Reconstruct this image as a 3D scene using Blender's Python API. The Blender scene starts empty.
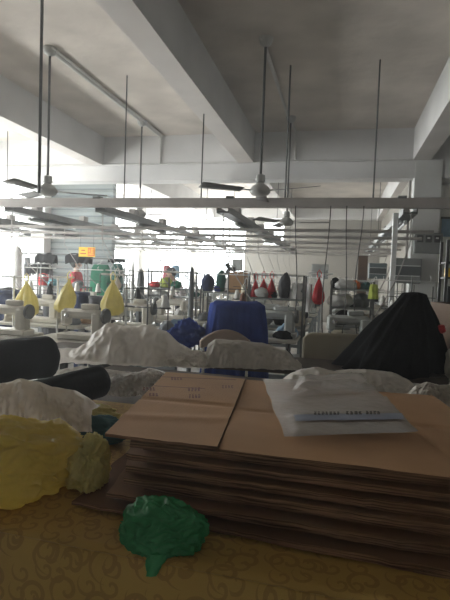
import bpy, math, random
from mathutils import Vector, Matrix, noise
random.seed(7)
R_ = math.radians
COL = bpy.context.scene.collection

# ------------------------------------------------------------------ camera
W, H, FPX = 450, 600, 490.0
YAW = math.atan(115 / FPX); PIT = math.atan(25 / FPX); ROLL = 0.036
CAM = Vector((0, 0, 1.42))
_F = Vector((-math.sin(YAW) * math.cos(PIT), math.cos(YAW) * math.cos(PIT), -math.sin(PIT)))
_R0 = Vector((math.cos(YAW), math.sin(YAW), 0)); _U0 = _R0.cross(_F)
_R = _R0 * math.cos(ROLL) + _U0 * math.sin(ROLL)
_U = _U0 * math.cos(ROLL) - _R0 * math.sin(ROLL)
cam_d = bpy.data.cameras.new('camera'); cam = bpy.data.objects.new('camera', cam_d); COL.objects.link(cam)
cam.matrix_world = Matrix(((_R.x, _U.x, -_F.x, CAM.x), (_R.y, _U.y, -_F.y, CAM.y), (_R.z, _U.z, -_F.z, CAM.z), (0, 0, 0, 1)))
cam_d.sensor_fit = 'HORIZONTAL'; cam_d.sensor_width = 36; cam_d.lens = 36 * FPX / W
cam_d.clip_start = 0.02; cam_d.clip_end = 200
bpy.context.scene.camera = cam

def ray(px, py): return _F + _R * ((px - 225) / FPX) + _U * ((300 - py) / FPX)
def P(px, py, d): return CAM + ray(px, py) * d
def PZ(px, py, z): r = ray(px, py); return CAM + r * ((z - CAM.z) / r.z)
def PY(px, py, y): r = ray(px, py); return CAM + r * (y / r.y)
def PX(px, py, x): r = ray(px, py); return CAM + r * (x / r.x)

# ------------------------------------------------------------------ materials
def mat(name, col, rough=.6, var=.12, scale=6., bump=0., bscale=None, metal=0., spec=.3, col2=None, trans=0., alpha=1.,
        sheen=0., transl=0., emis=0., coord='Object'):
    m = bpy.data.materials.new(name); m.use_nodes = True
    nt = m.node_tree; N = nt.nodes; L = nt.links
    b = N['Principled BSDF']; out = N['Material Output']
    b.inputs['Roughness'].default_value = rough; b.inputs['Metallic'].default_value = metal
    b.inputs['Specular IOR Level'].default_value = spec
    if sheen: b.inputs['Sheen Weight'].default_value = sheen
    tc = N.new('ShaderNodeTexCoord')
    n = N.new('ShaderNodeTexNoise'); n.inputs['Scale'].default_value = scale; n.inputs['Detail'].default_value = 5
    L.new(tc.outputs[coord], n.inputs['Vector'])
    r = N.new('ShaderNodeValToRGB')
    c = Vector(col); c2 = Vector(col2) if col2 else None
    lo = [max(0, x * (1 - var)) for x in c]; hi = [min(1, x * (1 + var)) for x in (c2 or c)]
    r.color_ramp.elements[0].color = (*lo, 1); r.color_ramp.elements[1].color = (*hi, 1)
    r.color_ramp.elements[0].position = .3; r.color_ramp.elements[1].position = .7
    L.new(n.outputs['Fac'], r.inputs['Fac']); L.new(r.outputs['Color'], b.inputs['Base Color'])
    if emis:
        b.inputs['Emission Strength'].default_value = emis; L.new(r.outputs['Color'], b.inputs['Emission Color'])
    if bump:
        n2 = N.new('ShaderNodeTexNoise'); n2.inputs['Scale'].default_value = bscale or scale * 4; n2.inputs['Detail'].default_value = 6
        L.new(tc.outputs[coord], n2.inputs['Vector'])
        bp = N.new('ShaderNodeBump'); bp.inputs['Strength'].default_value = bump; bp.inputs['Distance'].default_value = .02
        L.new(n2.outputs['Fac'], bp.inputs['Height']); L.new(bp.outputs['Normal'], b.inputs['Normal'])
    sh = b.outputs[0]
    if transl:
        t = N.new('ShaderNodeBsdfTranslucent'); L.new(r.outputs['Color'], t.inputs['Color'])
        mx = N.new('ShaderNodeMixShader'); mx.inputs[0].default_value = transl
        L.new(sh, mx.inputs[1]); L.new(t.outputs[0], mx.inputs[2]); sh = mx.outputs[0]
    if alpha < 1:
        t = N.new('ShaderNodeBsdfTransparent'); mx = N.new('ShaderNodeMixShader'); mx.inputs[0].default_value = alpha
        L.new(t.outputs[0], mx.inputs[1]); L.new(sh, mx.inputs[2]); sh = mx.outputs[0]
    L.new(sh, out.inputs['Surface'])
    return m

M = {}
M['plaster'] = mat('whitewashed_plaster', (.575, .522, .468), .9, .16, 1.6, .3, 9)
M['plaster_beam'] = mat('beam_plaster', (.62, .61, .60), .9, .08, 1.8, .2, 10)
M['beam_under'] = mat('beam_plaster_warm', (.64, .60, .57), .9, .08, 1.8, .2, 10)
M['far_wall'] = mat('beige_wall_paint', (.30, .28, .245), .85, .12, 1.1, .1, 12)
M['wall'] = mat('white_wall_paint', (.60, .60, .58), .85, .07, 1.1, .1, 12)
M['grey_wall'] = mat('grey_green_wall_paint', (.42, .46, .46), .8, .06, 2, .1, 12)
M['floor'] = mat('grey_terrazzo', (.46, .44, .41), .45, .15, 14)
M['dark_metal'] = mat('dark_steel', (.07, .068, .065), .5, .2, 20, metal=.3)
M['rail'] = mat('grey_painted_steel', (.135, .138, .135), .45, .12, 8, metal=.3)
M['bar'] = mat('dull_aluminium_bar', (.42, .39, .37), .5, .08, 5, metal=.1)
M['alu'] = mat('white_aluminium', (.72, .72, .70), .4, .05, 8)
M['conduit'] = mat('grey_conduit', (.33, .31, .29), .6, .1, 10)
M['wconduit'] = mat('white_plastic_conduit', (.55, .54, .52), .5, .06, 10)
M['fan'] = mat('fan_enamel', (.42, .42, .40), .4, .06, 9)
M['fan_blade'] = mat('fan_blade_grey', (.16, .155, .15), .5, .12, 9)
M['machine'] = mat('cream_machine_enamel', (.60, .57, .50), .35, .08, 9)
M['machine_g'] = mat('grey_green_machine_enamel', (.40, .42, .40), .35, .08, 9)
M['chrome'] = mat('worn_chrome', (.6, .6, .6), .25, .08, 20, metal=.9)
M['tabletop'] = mat('white_laminate', (.42, .40, .35), .4, .06, 7)
M['table_leg'] = mat('grey_table_steel', (.22, .24, .25), .5, .1, 9)
M['motor'] = mat('black_motor', (.04, .04, .045), .5, .1, 9)
M['black_cloth'] = mat('black_cloth', (.008, .008, .009), .95, .3, 8, .2, 60, sheen=.0, spec=.06)
M['roll_cloth'] = mat('black_roll_fabric', (.010, .010, .012), .85, .25, 7, .15, 90, spec=.1)
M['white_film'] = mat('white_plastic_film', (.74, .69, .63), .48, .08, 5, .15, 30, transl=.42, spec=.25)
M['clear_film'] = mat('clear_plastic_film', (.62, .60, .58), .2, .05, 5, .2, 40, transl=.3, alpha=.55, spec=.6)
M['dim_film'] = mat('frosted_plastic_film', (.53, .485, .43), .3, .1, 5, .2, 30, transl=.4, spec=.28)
M['yellow_film'] = mat('yellow_plastic_film', (.72, .60, .20), .28, .15, 6, .2, 40, transl=.6, spec=.5)
M['yellow_film2'] = mat('pale_yellow_plastic_film', (.78, .70, .30), .3, .12, 9, .2, 40, transl=.45, spec=.4)
M['green_film'] = mat('green_plastic_film', (.075, .42, .17), .22, .2, 8, .2, 50, transl=.5, spec=.6)
M['red_film'] = mat('red_plastic_film', (.55, .03, .04), .3, .15, 9, .2, 40, transl=.4)
M['red'] = mat('red_plastic', (.60, .04, .04), .4, .1, 8)
M['blue_cloth'] = mat('blue_cloth', (.022, .05, .24), .85, .2, 7, .15, 70, spec=.15)
M['navy'] = mat('navy_cloth', (.02, .03, .08), .9, .2, 9, .1, 70)
M['green_cloth'] = mat('green_cloth', (.02, .20, .11), .85, .15, 8, .1, 60, transl=.2)
M['dgreen_cloth'] = mat('dark_green_cloth', (.015, .09, .07), .85, .15, 8, .1, 60)
M['grey_cloth'] = mat('grey_cloth', (.18, .19, .20), .9, .15, 8, .1, 60)
M['cream_cloth'] = mat('cream_cloth', (.46, .42, .33), .9, .1, 6, .1, 60)
M['white_cloth'] = mat('white_cloth', (.66, .65, .63), .9, .08, 6, .15, 40, transl=.15)
M['pink_cloth'] = mat('pink_cloth', (.62, .22, .26), .9, .15, 10, .1, 60, transl=.3)
M['pblue_cloth'] = mat('pale_blue_cloth', (.30, .45, .58), .9, .15, 10, .1, 60, transl=.3)
M['orange'] = mat('orange_cloth', (.80, .19, .04), .6, .1, 8)
M['lime'] = mat('lime_cloth', (.45, .52, .10), .8, .1, 8, transl=.2)
M['teal'] = mat('teal_cloth', (.05, .13, .14), .9, .2, 12)
M['cyan'] = mat('cyan_cloth', (.12, .36, .42), .8, .15, 8)
M['skin'] = mat('skin', (.50, .32, .23), .6, .05, 10)
M['hair'] = mat('dark_hair', (.015, .013, .012), .6, .2, 30)
M['red_top'] = mat('red_knit', (.55, .035, .05), .9, .15, 20)
M['floral'] = mat('pink_floral_print', (.45, .25, .27), .9, .5, 45, col2=(.75, .68, .66))
M['trouser'] = mat('dark_trousers', (.03, .03, .04), .9, .1, 10)
M['wood'] = mat('dull_brown_wood', (.085, .048, .026), .6, .2, 9)
M['ledge'] = mat('dark_table_wood', (.06, .045, .035), .5, .2, 9)
M['brown'] = mat('brown_card', (.34, .20, .10), .85, .1, 8)
M['panel'] = mat('grey_electrical_enamel', (.20, .21, .20), .5, .06, 9)
M['panel_d'] = mat('dark_grey_enamel', (.09, .10, .10), .5, .06, 9)
M['panel_t'] = mat('teal_grey_enamel', (.15, .19, .20), .5, .06, 9)
M['beige_board'] = mat('beige_board', (.42, .38, .29), .8, .06, 5, .05)
M['thread_w'] = mat('white_thread', (.68, .67, .63), .8, .05, 30, .2, 120)
M['thread_k'] = mat('black_thread', (.02, .02, .02), .8, .2, 30, .2, 120)
M['thread_b'] = mat('brown_thread', (.18, .08, .05), .8, .2, 30, .2, 120)
M['sign_y'] = mat('sign_yellow', (.95, .62, .05), .5, .03, 9)
M['sign_o'] = mat('sign_orange', (.85, .20, .05), .5, .03, 9)
M['sign_r'] = mat('sign_red', (.55, .05, .02), .5, .03, 9)
M['ink'] = mat('dark_print', (.03, .028, .03), .7, .1, 20)
M['ink_red'] = mat('maroon_print', (.13, .035, .025), .7, .2, 60)
M['stripe'] = mat('blue_grey_print', (.17, .20, .27), .4, .1, 20)
M['tube'] = mat('tube_lamp_white', (.82, .83, .83), .3, .03, 8)
M['win_frame'] = mat('window_frame_white', (.66, .68, .68), .5, .05, 8)
M['darkglass'] = mat('dark_meter_glass', (.03, .03, .03), .15, .1, 8, spec=.6)

def glass_mat():
    m = bpy.data.materials.new('window_glass'); m.use_nodes = True
    nt = m.node_tree; N = nt.nodes; L = nt.links
    for n in list(N):
        if n.type == 'BSDF_PRINCIPLED': N.remove(n)
    t = N.new('ShaderNodeBsdfTransparent'); t.inputs[0].default_value = (.96, .98, .98, 1)
    g = N.new('ShaderNodeBsdfGlossy'); g.inputs['Roughness'].default_value = .05
    mx = N.new('ShaderNodeMixShader'); mx.inputs[0].default_value = .03; L.new(t.outputs[0], mx.inputs[1]); L.new(g.outputs[0], mx.inputs[2])
    L.new(mx.outputs[0], N['Material Output'].inputs['Surface'])
    return m
M['glass'] = glass_mat()

def card_mat(name, col, ridges=True):
    m = mat(name, col, .85, .12, 3.0, .1, 40, col2=[c * 1.05 for c in col])
    if not ridges: return m
    nt = m.node_tree; N = nt.nodes; L = nt.links; b = N['Principled BSDF']
    tc = N.new('ShaderNodeTexCoord'); w = N.new('ShaderNodeTexWave'); w.bands_direction = 'X'
    w.inputs['Scale'].default_value = 28; w.inputs['Distortion'].default_value = .6; w.inputs['Detail'].default_value = 1
    L.new(tc.outputs['Object'], w.inputs['Vector'])
    bp = N.new('ShaderNodeBump'); bp.inputs['Strength'].default_value = .03; bp.inputs['Distance'].default_value = .003
    L.new(w.outputs['Fac'], bp.inputs['Height']); L.new(bp.outputs['Normal'], b.inputs['Normal'])
    return m
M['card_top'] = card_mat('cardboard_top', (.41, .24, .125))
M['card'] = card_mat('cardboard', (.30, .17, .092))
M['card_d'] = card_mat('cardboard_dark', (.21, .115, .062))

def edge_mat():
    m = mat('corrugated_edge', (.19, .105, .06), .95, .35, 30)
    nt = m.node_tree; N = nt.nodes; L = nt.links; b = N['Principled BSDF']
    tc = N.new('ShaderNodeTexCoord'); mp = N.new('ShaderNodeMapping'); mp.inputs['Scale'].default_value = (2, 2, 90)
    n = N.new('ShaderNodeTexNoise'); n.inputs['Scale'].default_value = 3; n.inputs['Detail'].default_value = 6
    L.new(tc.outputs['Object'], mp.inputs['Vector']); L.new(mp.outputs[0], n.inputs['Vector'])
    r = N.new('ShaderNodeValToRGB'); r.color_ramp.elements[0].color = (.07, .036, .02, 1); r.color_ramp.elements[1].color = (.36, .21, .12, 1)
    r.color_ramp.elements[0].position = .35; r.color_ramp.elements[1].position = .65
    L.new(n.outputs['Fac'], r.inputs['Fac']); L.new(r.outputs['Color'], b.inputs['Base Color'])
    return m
M['card_edge'] = edge_mat()

def brocade_mat():
    m = bpy.data.materials.new('gold_brocade'); m.use_nodes = True
    nt = m.node_tree; N = nt.nodes; L = nt.links; b = N['Principled BSDF']
    b.inputs['Roughness'].default_value = .5; b.inputs['Specular IOR Level'].default_value = .35
    uv = N.new('ShaderNodeTexCoord')
    def math_(op, a, c=None):
        n = N.new('ShaderNodeMath'); n.operation = op
        for i, v in enumerate((a, c)):
            if v is None: continue
            if isinstance(v, (int, float)): n.inputs[i].default_value = v
            else: L.new(v, n.inputs[i])
        return n.outputs[0]
    def swirl(scale, off, turns):
        mp = N.new('ShaderNodeMapping'); mp.inputs['Location'].default_value = off; L.new(uv.outputs['UV'], mp.inputs[0])
        v = N.new('ShaderNodeTexVoronoi'); v.voronoi_dimensions = '2D'; v.inputs['Scale'].default_value = scale; v.inputs['Randomness'].default_value = .55
        L.new(mp.outputs[0], v.inputs['Vector'])
        d = N.new('ShaderNodeVectorMath'); d.operation = 'SUBTRACT'; L.new(mp.outputs[0], d.inputs[0]); L.new(v.outputs['Position'], d.inputs[1])
        s = N.new('ShaderNodeSeparateXYZ'); L.new(d.outputs[0], s.inputs[0])
        ln = N.new('ShaderNodeVectorMath'); ln.operation = 'LENGTH'; L.new(d.outputs[0], ln.inputs[0])
        a = math_('ARCTAN2', s.outputs[1], s.outputs[0])
        ph = math_('ADD', a, math_('MULTIPLY', ln.outputs['Value'], turns))
        w = math_('ABSOLUTE', math_('SINE', math_('MULTIPLY', ph, .5)))
        line = math_('GREATER_THAN', w, .90)
        near = math_('LESS_THAN', ln.outputs['Value'], .46 / scale)
        return math_('MULTIPLY', line, near)
    pat = math_('MAXIMUM', swirl(11, (0, 0, 0), 170), swirl(17, (.31, .17, 0), -230))
    nz = N.new('ShaderNodeTexNoise'); nz.inputs['Scale'].default_value = 7; L.new(uv.outputs['UV'], nz.inputs['Vector'])
    r = N.new('ShaderNodeValToRGB'); r.color_ramp.elements[0].color = (.46, .29, .075, 1); r.color_ramp.elements[1].color = (.60, .39, .11, 1)
    L.new(nz.outputs['Fac'], r.inputs['Fac'])
    mx = N.new('ShaderNodeMix'); mx.data_type = 'RGBA'; L.new(math_('MULTIPLY', pat, .42), mx.inputs['Factor'])
    L.new(r.outputs['Color'], mx.inputs['A']); mx.inputs['B'].default_value = (.25, .135, .035, 1)
    L.new(mx.outputs['Result'], b.inputs['Base Color'])
    wv = N.new('ShaderNodeTexNoise'); wv.inputs['Scale'].default_value = 350; L.new(uv.outputs['UV'], wv.inputs['Vector'])
    bp = N.new('ShaderNodeBump'); bp.inputs['Strength'].default_value = .15; bp.inputs['Distance'].default_value = .003
    L.new(wv.outputs['Fac'], bp.inputs['Height']); L.new(bp.outputs['Normal'], b.inputs['Normal'])
    return m
M['brocade'] = brocade_mat()

def slat_mat():
    m = mat('grey_slatted_shutter', (.36, .40, .40), .6, .05, 3)
    nt = m.node_tree; N = nt.nodes; L = nt.links; b = N['Principled BSDF']
    tc = N.new('ShaderNodeTexCoord'); w = N.new('ShaderNodeTexWave'); w.bands_direction = 'Z'; w.inputs['Scale'].default_value = 2.2
    L.new(tc.outputs['Object'], w.inputs['Vector'])
    bp = N.new('ShaderNodeBump'); bp.inputs['Strength'].default_value = .8; bp.inputs['Distance'].default_value = .03
    L.new(w.outputs['Fac'], bp.inputs['Height']); L.new(bp.outputs['Normal'], b.inputs['Normal'])
    r = N.new('ShaderNodeValToRGB'); r.color_ramp.elements[0].color = (.15, .18, .185, 1); r.color_ramp.elements[1].color = (.29, .325, .325, 1)
    r.color_ramp.elements[0].position = .0; r.color_ramp.elements[1].position = .25
    L.new(w.outputs['Fac'], r.inputs['Fac']); L.new(r.outputs['Color'], b.inputs['Base Color'])
    return m
M['slats'] = slat_mat()

# ------------------------------------------------------------------ mesh builder
class MB:
    def __init__(s): s.v = []; s.f = []; s.mi = []
    def add(s, vs, fs, mi=0):
        o = len(s.v); s.v += [tuple(v) for v in vs]; s.f += [tuple(i + o for i in f) for f in fs]; s.mi += [mi] * len(fs); return s
    def box(s, c, d, rz=0, rx=0, ry=0, mi=0, taper=1.0, bev=0):
        mt = Matrix.Translation(Vector(c)) @ Matrix.Rotation(rz, 4, 'Z') @ Matrix.Rotation(ry, 4, 'Y') @ Matrix.Rotation(rx, 4, 'X')
        x, y, z = d[0] / 2, d[1] / 2, d[2] / 2
        if bev > 0:
            b = min(bev, x * .9, y * .9, z * .9)
            vs = []
            rings = [(-z, b), (-z + b, 0), (z - b, 0), (z, b)]
            for zz, ins in rings:
                X, Y = x - ins, y - ins
                for px, py in ((-X + b, -Y), (X - b, -Y), (X, -Y + b), (X, Y - b), (X - b, Y), (-X + b, Y), (-X, Y - b), (-X, -Y + b)):
                    vs.append(mt @ Vector((px, py, zz)))
            fs = [tuple(range(7, -1, -1)), tuple(range(24, 32))]
            for k in range(3):
                for i in range(8):
                    j = (i + 1) % 8; fs.append((k * 8 + i, k * 8 + j, k * 8 + 8 + j, k * 8 + 8 + i))
            return s.add(vs, fs, mi)
        vs = [mt @ Vector(p) for p in ((-x, -y, -z), (x, -y, -z), (x, y, -z), (-x, y, -z), (-x * taper, -y * taper, z), (x * taper, -y * taper, z), (x * taper, y * taper, z), (-x * taper, y * taper, z))]
        return s.add(vs, [(3, 2, 1, 0), (4, 5, 6, 7), (0, 1, 5, 4), (1, 2, 6, 5), (2, 3, 7, 6), (3, 0, 4, 7)], mi)
    def bb(s, a, b, mi=0):
        return s.box([(a[i] + b[i]) / 2 for i in range(3)], [abs(b[i] - a[i]) for i in range(3)], mi=mi)
    def tube(s, pts, r, n=8, mi=0, cap=True):
        pts = [Vector(p) for p in pts]; rs = r if isinstance(r, (list, tuple)) else [r] * len(pts)
        vs = []; fs = []
        up = None
        for i, p in enumerate(pts):
            t = (pts[min(i + 1, len(pts) - 1)] - pts[max(i - 1, 0)]).normalized()
            if up is None: up = Vector((0, 0, 1)) if abs(t.z) < .9 else Vector((1, 0, 0))
            a = t.cross(up)
            if a.length < 1e-4: a = t.cross(Vector((0, 1, .3)))
            a.normalize(); b = a.cross(t).normalized(); up = b
            for k in range(n):
                an = 2 * math.pi * k / n
                vs.append(p + (a * math.cos(an) + b * math.sin(an)) * rs[i])
        for i in range(len(pts) - 1):
            for k in range(n):
                j = (k + 1) % n; fs.append((i * n + k, i * n + j, (i + 1) * n + j, (i + 1) * n + k))
        if cap: fs += [tuple(range(n - 1, -1, -1)), tuple(range((len(pts) - 1) * n, len(pts) * n))]
        return s.add(vs, fs, mi)
    def lathe(s, prof, c=(0, 0, 0), n=16, mi=0, rot=None):
        c = Vector(c); vs = []; fs = []; rot = rot or Matrix.Identity(3)
        for r, z in prof:
            for k in range(n):
                a = 2 * math.pi * k / n; vs.append(c + rot @ Vector((r * math.cos(a), r * math.sin(a), z)))
        for i in range(len(prof) - 1):
            for k in range(n):
                j = (k + 1) % n; fs.append((i * n + k, i * n + j, (i + 1) * n + j, (i + 1) * n + k))
        fs += [tuple(range(n - 1, -1, -1)), tuple(range((len(prof) - 1) * n, len(prof) * n))]
        return s.add(vs, fs, mi)
    def grid(s, fn, nu, nv, wrap=False, mi=0):
        vs = [fn(i / nu, j / nv) for j in range(nv + 1) for i in range(nu if wrap else nu + 1)]
        w = nu if wrap else nu + 1; fs = []
        for j in range(nv):
            for i in range(nu):
                k = (i + 1) % w if wrap else i + 1
                fs.append((j * w + i, j * w + k, (j + 1) * w + k, (j + 1) * w + i))
        return s.add(vs, fs, mi)
    def obj(s, name, mats, parent=None, smooth=None, loc=None):
        me = bpy.data.meshes.new(name); me.from_pydata(s.v, [], s.f)
        for m in (mats if isinstance(mats, (list, tuple)) else [mats]): me.materials.append(m)
        if any(s.mi): me.polygons.foreach_set('material_index', s.mi)
        if smooth is not None:
            me.polygons.foreach_set('use_smooth', [True] * len(me.polygons))
            if smooth < 180: me.set_sharp_from_angle(angle=R_(smooth))
        me.update()
        o = bpy.data.objects.new(name, me); COL.objects.link(o)
        if parent: o.parent = parent
        if loc is not None: o.location = loc
        return o

def recenter(o):
    """puts a top-level mesh's origin at its base"""
    me = o.data; xs = [v.co for v in me.vertices]
    c = Vector(((min(v.x for v in xs) + max(v.x for v in xs)) / 2, (min(v.y for v in xs) + max(v.y for v in xs)) / 2, min(v.z for v in xs)))
    me.transform(Matrix.Translation(-c)); o.location = o.location + c
    return o
LABELS = set()
def tag(o, label, cat, group=None, kind=None):
    n = len(label.split())
    if n < 4 or n > 16: print('LABEL LENGTH', n, label)
    if label in LABELS: print('DUP LABEL', label)
    LABELS.add(label)
    o['label'] = label; o['category'] = cat
    if group: o['group'] = group
    if kind: o['kind'] = kind
    return o
def thing(name, label, cat, loc=(0, 0, 0), rz=0, group=None):
    o = bpy.data.objects.new(name, None); COL.objects.link(o); o.empty_display_size = .1
    o.location = loc; o.rotation_euler = (0, 0, rz)
    return tag(o, label, cat, group)
def single(mb, name, m, label, cat, group=None, smooth=None):
    return tag(recenter(mb.obj(name, m, None, smooth)), label, cat, group)
def struct(mb, name, m, parent=None, smooth=None):
    o = mb.obj(name, m, parent, smooth)
    if not parent: o['kind'] = 'structure'
    return o
def dup(root, loc, rz, label, group=None):
    r = root.copy(); COL.objects.link(r); r.location = loc; r.rotation_euler = (0, 0, rz)
    if label in LABELS: print('DUP LABEL', label)
    LABELS.add(label); r['label'] = label
    if group: r['group'] = group
    for ch in list(root.children):
        c = ch.copy(); COL.objects.link(c); c.parent = r
        for g in list(ch.children):
            d = g.copy(); COL.objects.link(d); d.parent = c
    return r
def nz(p, s=1., seed=0.): return noise.noise(Vector((p[0] * s + seed * 7.3, p[1] * s - seed * 3.1, p[2] * s + seed * 1.7)))
def rid(p, s=1., seed=0., oc=4):
    return noise.ridged_multi_fractal(Vector((p[0] * s + seed * 7.3, p[1] * s - seed * 3.1, p[2] * s + seed * 1.7)), .9, 2.1, oc, 1.0, 2.0)

# ================================================================== ROOM
CEIL = 3.8; YF = 16.3; YM = 8.15; XL = -7.0; XR = 5.2; YB = -3.5; HAZE = .0135; XW = 1.16
struct(MB().bb((XL - .3, YB - .3, -.2), (XR + .3, YF + .3, 0)), 'floor', M['floor'])
struct(MB().bb((XL - .3, YB - .3, CEIL), (XR + .3, YF + .3, CEIL + .25)), 'ceiling', M['plaster'])
def holed(name, axis, pos, thick, a0, a1, z1, holes, m):
    """wall with rectangular openings; axis 'x' runs along X at Y=pos, 'y' runs along Y at X=pos"""
    mb = MB()
    def put(u0, u1, z0, zz):
        if u1 - u0 < 1e-4 or zz - z0 < 1e-4: return
        if axis == 'x': mb.bb((u0, pos, z0), (u1, pos + thick, zz))
        else: mb.bb((pos, u0, z0), (pos + thick, u1, zz))
    u = a0
    for (h0, h1, z0, zt) in sorted(holes):
        put(u, h0, 0, z1); put(h0, h1, 0, z0); put(h0, h1, zt, z1); u = h1
    put(u, a1, 0, z1)
    return struct(mb, name, m)
WN = [0]
def window(axis, pos, u0, u1, z0, z1, nu, rows):
    WN[0] += 1
    root = bpy.data.objects.new('window_%d' % WN[0], None); COL.objects.link(root); root['kind'] = 'structure'
    mb = MB(); t = .045
    def bar(a0, a1, b0, b1, d=.06):
        if axis == 'x': mb.bb((a0, pos - d / 2, b0), (a1, pos + d / 2, b1))
        else: mb.bb((pos - d / 2, a0, b0), (pos + d / 2, a1, b1))
    bar(u0, u1, z0, z0 + t); bar(u0, u1, z1 - t, z1)
    for i in range(nu + 1):
        u = u0 + (u1 - u0) * i / nu; bar(max(u0, u - t / 2), min(u1, u + t / 2), z0 + t, z1 - t, .05)
    for r in rows: bar(u0, u1, r - t / 2, r + t / 2, .045)
    mb.obj('window_frame', M['win_frame'], root)
    g = MB()
    if axis == 'x': g.bb((u0 + .01, pos - .004, z0 + .01), (u1 - .01, pos + .004, z1 - .01))
    else: g.bb((pos - .004, u0 + .01, z0 + .01), (pos + .004, u1 - .01, z1 - .01))
    g.obj('window_glass', M['glass'], root)
LW = [(3.4, 6.2, .95, 3.3), (6.5, 7.95, .95, 3.3), (8.4, 10.0, .95, 3.3), (10.8, 13.3, .95, 3.3), (13.6, 16.0, .95, 3.3)]
holed('wall_left', 'y', XL - .25, .25, YB, YF, CEIL, LW, M['wall'])
for (a, b, z0, z1) in LW: window('y', XL - .12, a, b, z0, z1, 3, (1.75, 2.6))
BW = [(-6.8, -5.1, .85, 3.3), (-4.9, -3.2, .85, 3.3), (-2.6, -1.9, 2.45, 3.25)]
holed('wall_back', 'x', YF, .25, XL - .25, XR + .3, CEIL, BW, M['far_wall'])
for (a, b, z0, z1) in BW: window('x', YF + .12, a, b, z0, z1, 3 if b - a > 1 else 1, (1.75, 2.6) if z0 < 1 else ())
struct(MB().bb((XR, YB, 0), (XR + .25, YF, CEIL)), 'wall_right', M['wall'])
struct(MB().bb((XL - .25, YB - .25, 0), (XR + .25, YB, CEIL)), 'wall_front', M['wall'])
# right wall of the far bay and the cross wall carrying the electrical boxes
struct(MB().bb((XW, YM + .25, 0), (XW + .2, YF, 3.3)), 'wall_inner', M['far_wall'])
_pw = PY(446, 230, YM + .1).x
struct(MB().bb((XW + .27, YM + .08, 0), (XR, YM + .25, 3.3)), 'wall_cross', mat('pale_wall_paint', (.74, .74, .70), .85, .06, 1.1, .1, 12))
struct(MB().bb((XW - .12, YM - .02, 0), (XW + .27, YM + .28, 3.3)), 'pillar', M['wall'])
# beams along the room
for nm, x0, x1 in (('beam', -6.98, -6.78), ('beam', -4.49, -4.23), ('beam', -1.76, -1.50), ('beam', 1.00, 1.26), ('beam', 3.8, 4.06)):
    mb = MB()
    mb.box(((x0 + x1) / 2, (YB + YF) / 2, 3.55), (x1 - x0, YF - YB, .5))
    o = struct(mb, nm, [M['plaster_beam'], M['beam_under']])
    o.data.polygons[0].material_index = 1
mb = MB().bb((XL, YM, 3.03), (XR, YM + .32, CEIL)); struct(mb, 'beam', M['plaster_beam'])
mb = MB().bb((XL, YF - .3, 3.32), (XR, YF, CEIL)); struct(mb, 'beam', M['plaster_beam'])
# grey shutter partition on the left
xa = PY(50, 240, 9.6).x; xb = PY(112, 240, 9.6).x
struct(MB().bb((xa - .3, 9.6, 0), (xb, 9.75, 3.3)), 'partition', M['slats'])
struct(MB().bb((xa - .30, 9.35, 0), (xa + .02, 9.6, 3.3)), 'pillar', M['wall'])
# far pillars
struct(MB().bb((-4.4, YM + .02, 0), (-4.06, YM + .3, 3.03)), 'pillar', M['wall']) if False else None

# ------------------------------------------------------------------ ceiling conduits
def ceil_pt(px, py): return PZ(px, py, CEIL - .025)
c0 = ceil_pt(48, 48); c1 = ceil_pt(160, 136)
mb = MB(); mb.tube([c0, c1], .024); mb.tube([c0 + Vector((.05, 0, 0)), c1 + Vector((.05, 0, 0))], .012)
yb_ = YM - .025
e1 = Vector((c1.x, yb_, CEIL - .03)); e2 = Vector((c1.x, yb_, 3.30))
mb.tube([c1, e1, e2, Vector((xb + 1, yb_, 3.30))] if False else [c1, e1, e2], .02)
single(mb, 'ceiling_conduit', M['wconduit'], 'long white conduit across the bright ceiling between two left beams', 'conduit')
d0 = ceil_pt(262, 38); d1 = ceil_pt(288, 116)
mb = MB(); mb.tube([d0, d1, Vector((d1.x + .05, YM - .03, CEIL - .03)), Vector((d1.x + .05, YM - .03, 3.34))], .022)
single(mb, 'ceiling_conduit', M['wconduit'], 'white conduit across the shaded ceiling right of the central beam', 'conduit')
a = PY(100, 161, YM - .02); b_ = PY(397, 160, YM - .02)
mb = MB().tube([(a.x - 2, YM - .02, 3.31), (1.0, YM - .02, 3.31)], .018)
single(mb, 'wall_conduit', M['wconduit'], 'thin horizontal conduit running along the face of the deep cross beam', 'conduit')
mb = MB(); q = PY(423, 250, YM + .05); q2 = PY(425, 188, YM + .05); q3 = PY(449, 180, YM + .05)
mb.tube([(q.x, YM + .05, q.z), (q.x, YM + .05, q2.z - .05), (q.x + .04, YM + .05, q2.z + .02), (q.x + .1, YM + .05, q2.z + .06), (q3.x + .4, YM + .05, q2.z + .06)], .022)
single(mb, 'wall_conduit', M['wconduit'], 'bent grey conduit rising from the meter box on the right wall', 'conduit')
mb = MB(); q = PY(411, 180, YM - .04)
mb.tube([(q.x, YM + .05, .9), (q.x, YM + .05, 3.0)], .02)
single(mb, 'wall_conduit', M['conduit'], 'straight vertical conduit beside the white pillar on the right', 'conduit')

# ------------------------------------------------------------------ cross bar and lamp rails
BARP = P(225, 203, 5.75); YBAR = BARP.y; ZB = BARP.z
mb = MB(); mb.box((-.9, YBAR, ZB), (11.4, .07, .105), bev=.006)
bar = thing('cross_bar', 'long pale grey metal bar hung across the whole hall', 'bar', (-.9, YBAR, ZB - .05))
MB().box((0, 0, .05), (11.4, .07, .112), bev=.006).obj('channel', M['bar'], bar)
for xx in (-5.4, -3.0, -1.3, .6, 2.6):
    MB().box((xx + .9, 0, .11), (.09, .1, .03)).obj('clamp', M['rail'], bar)

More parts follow.
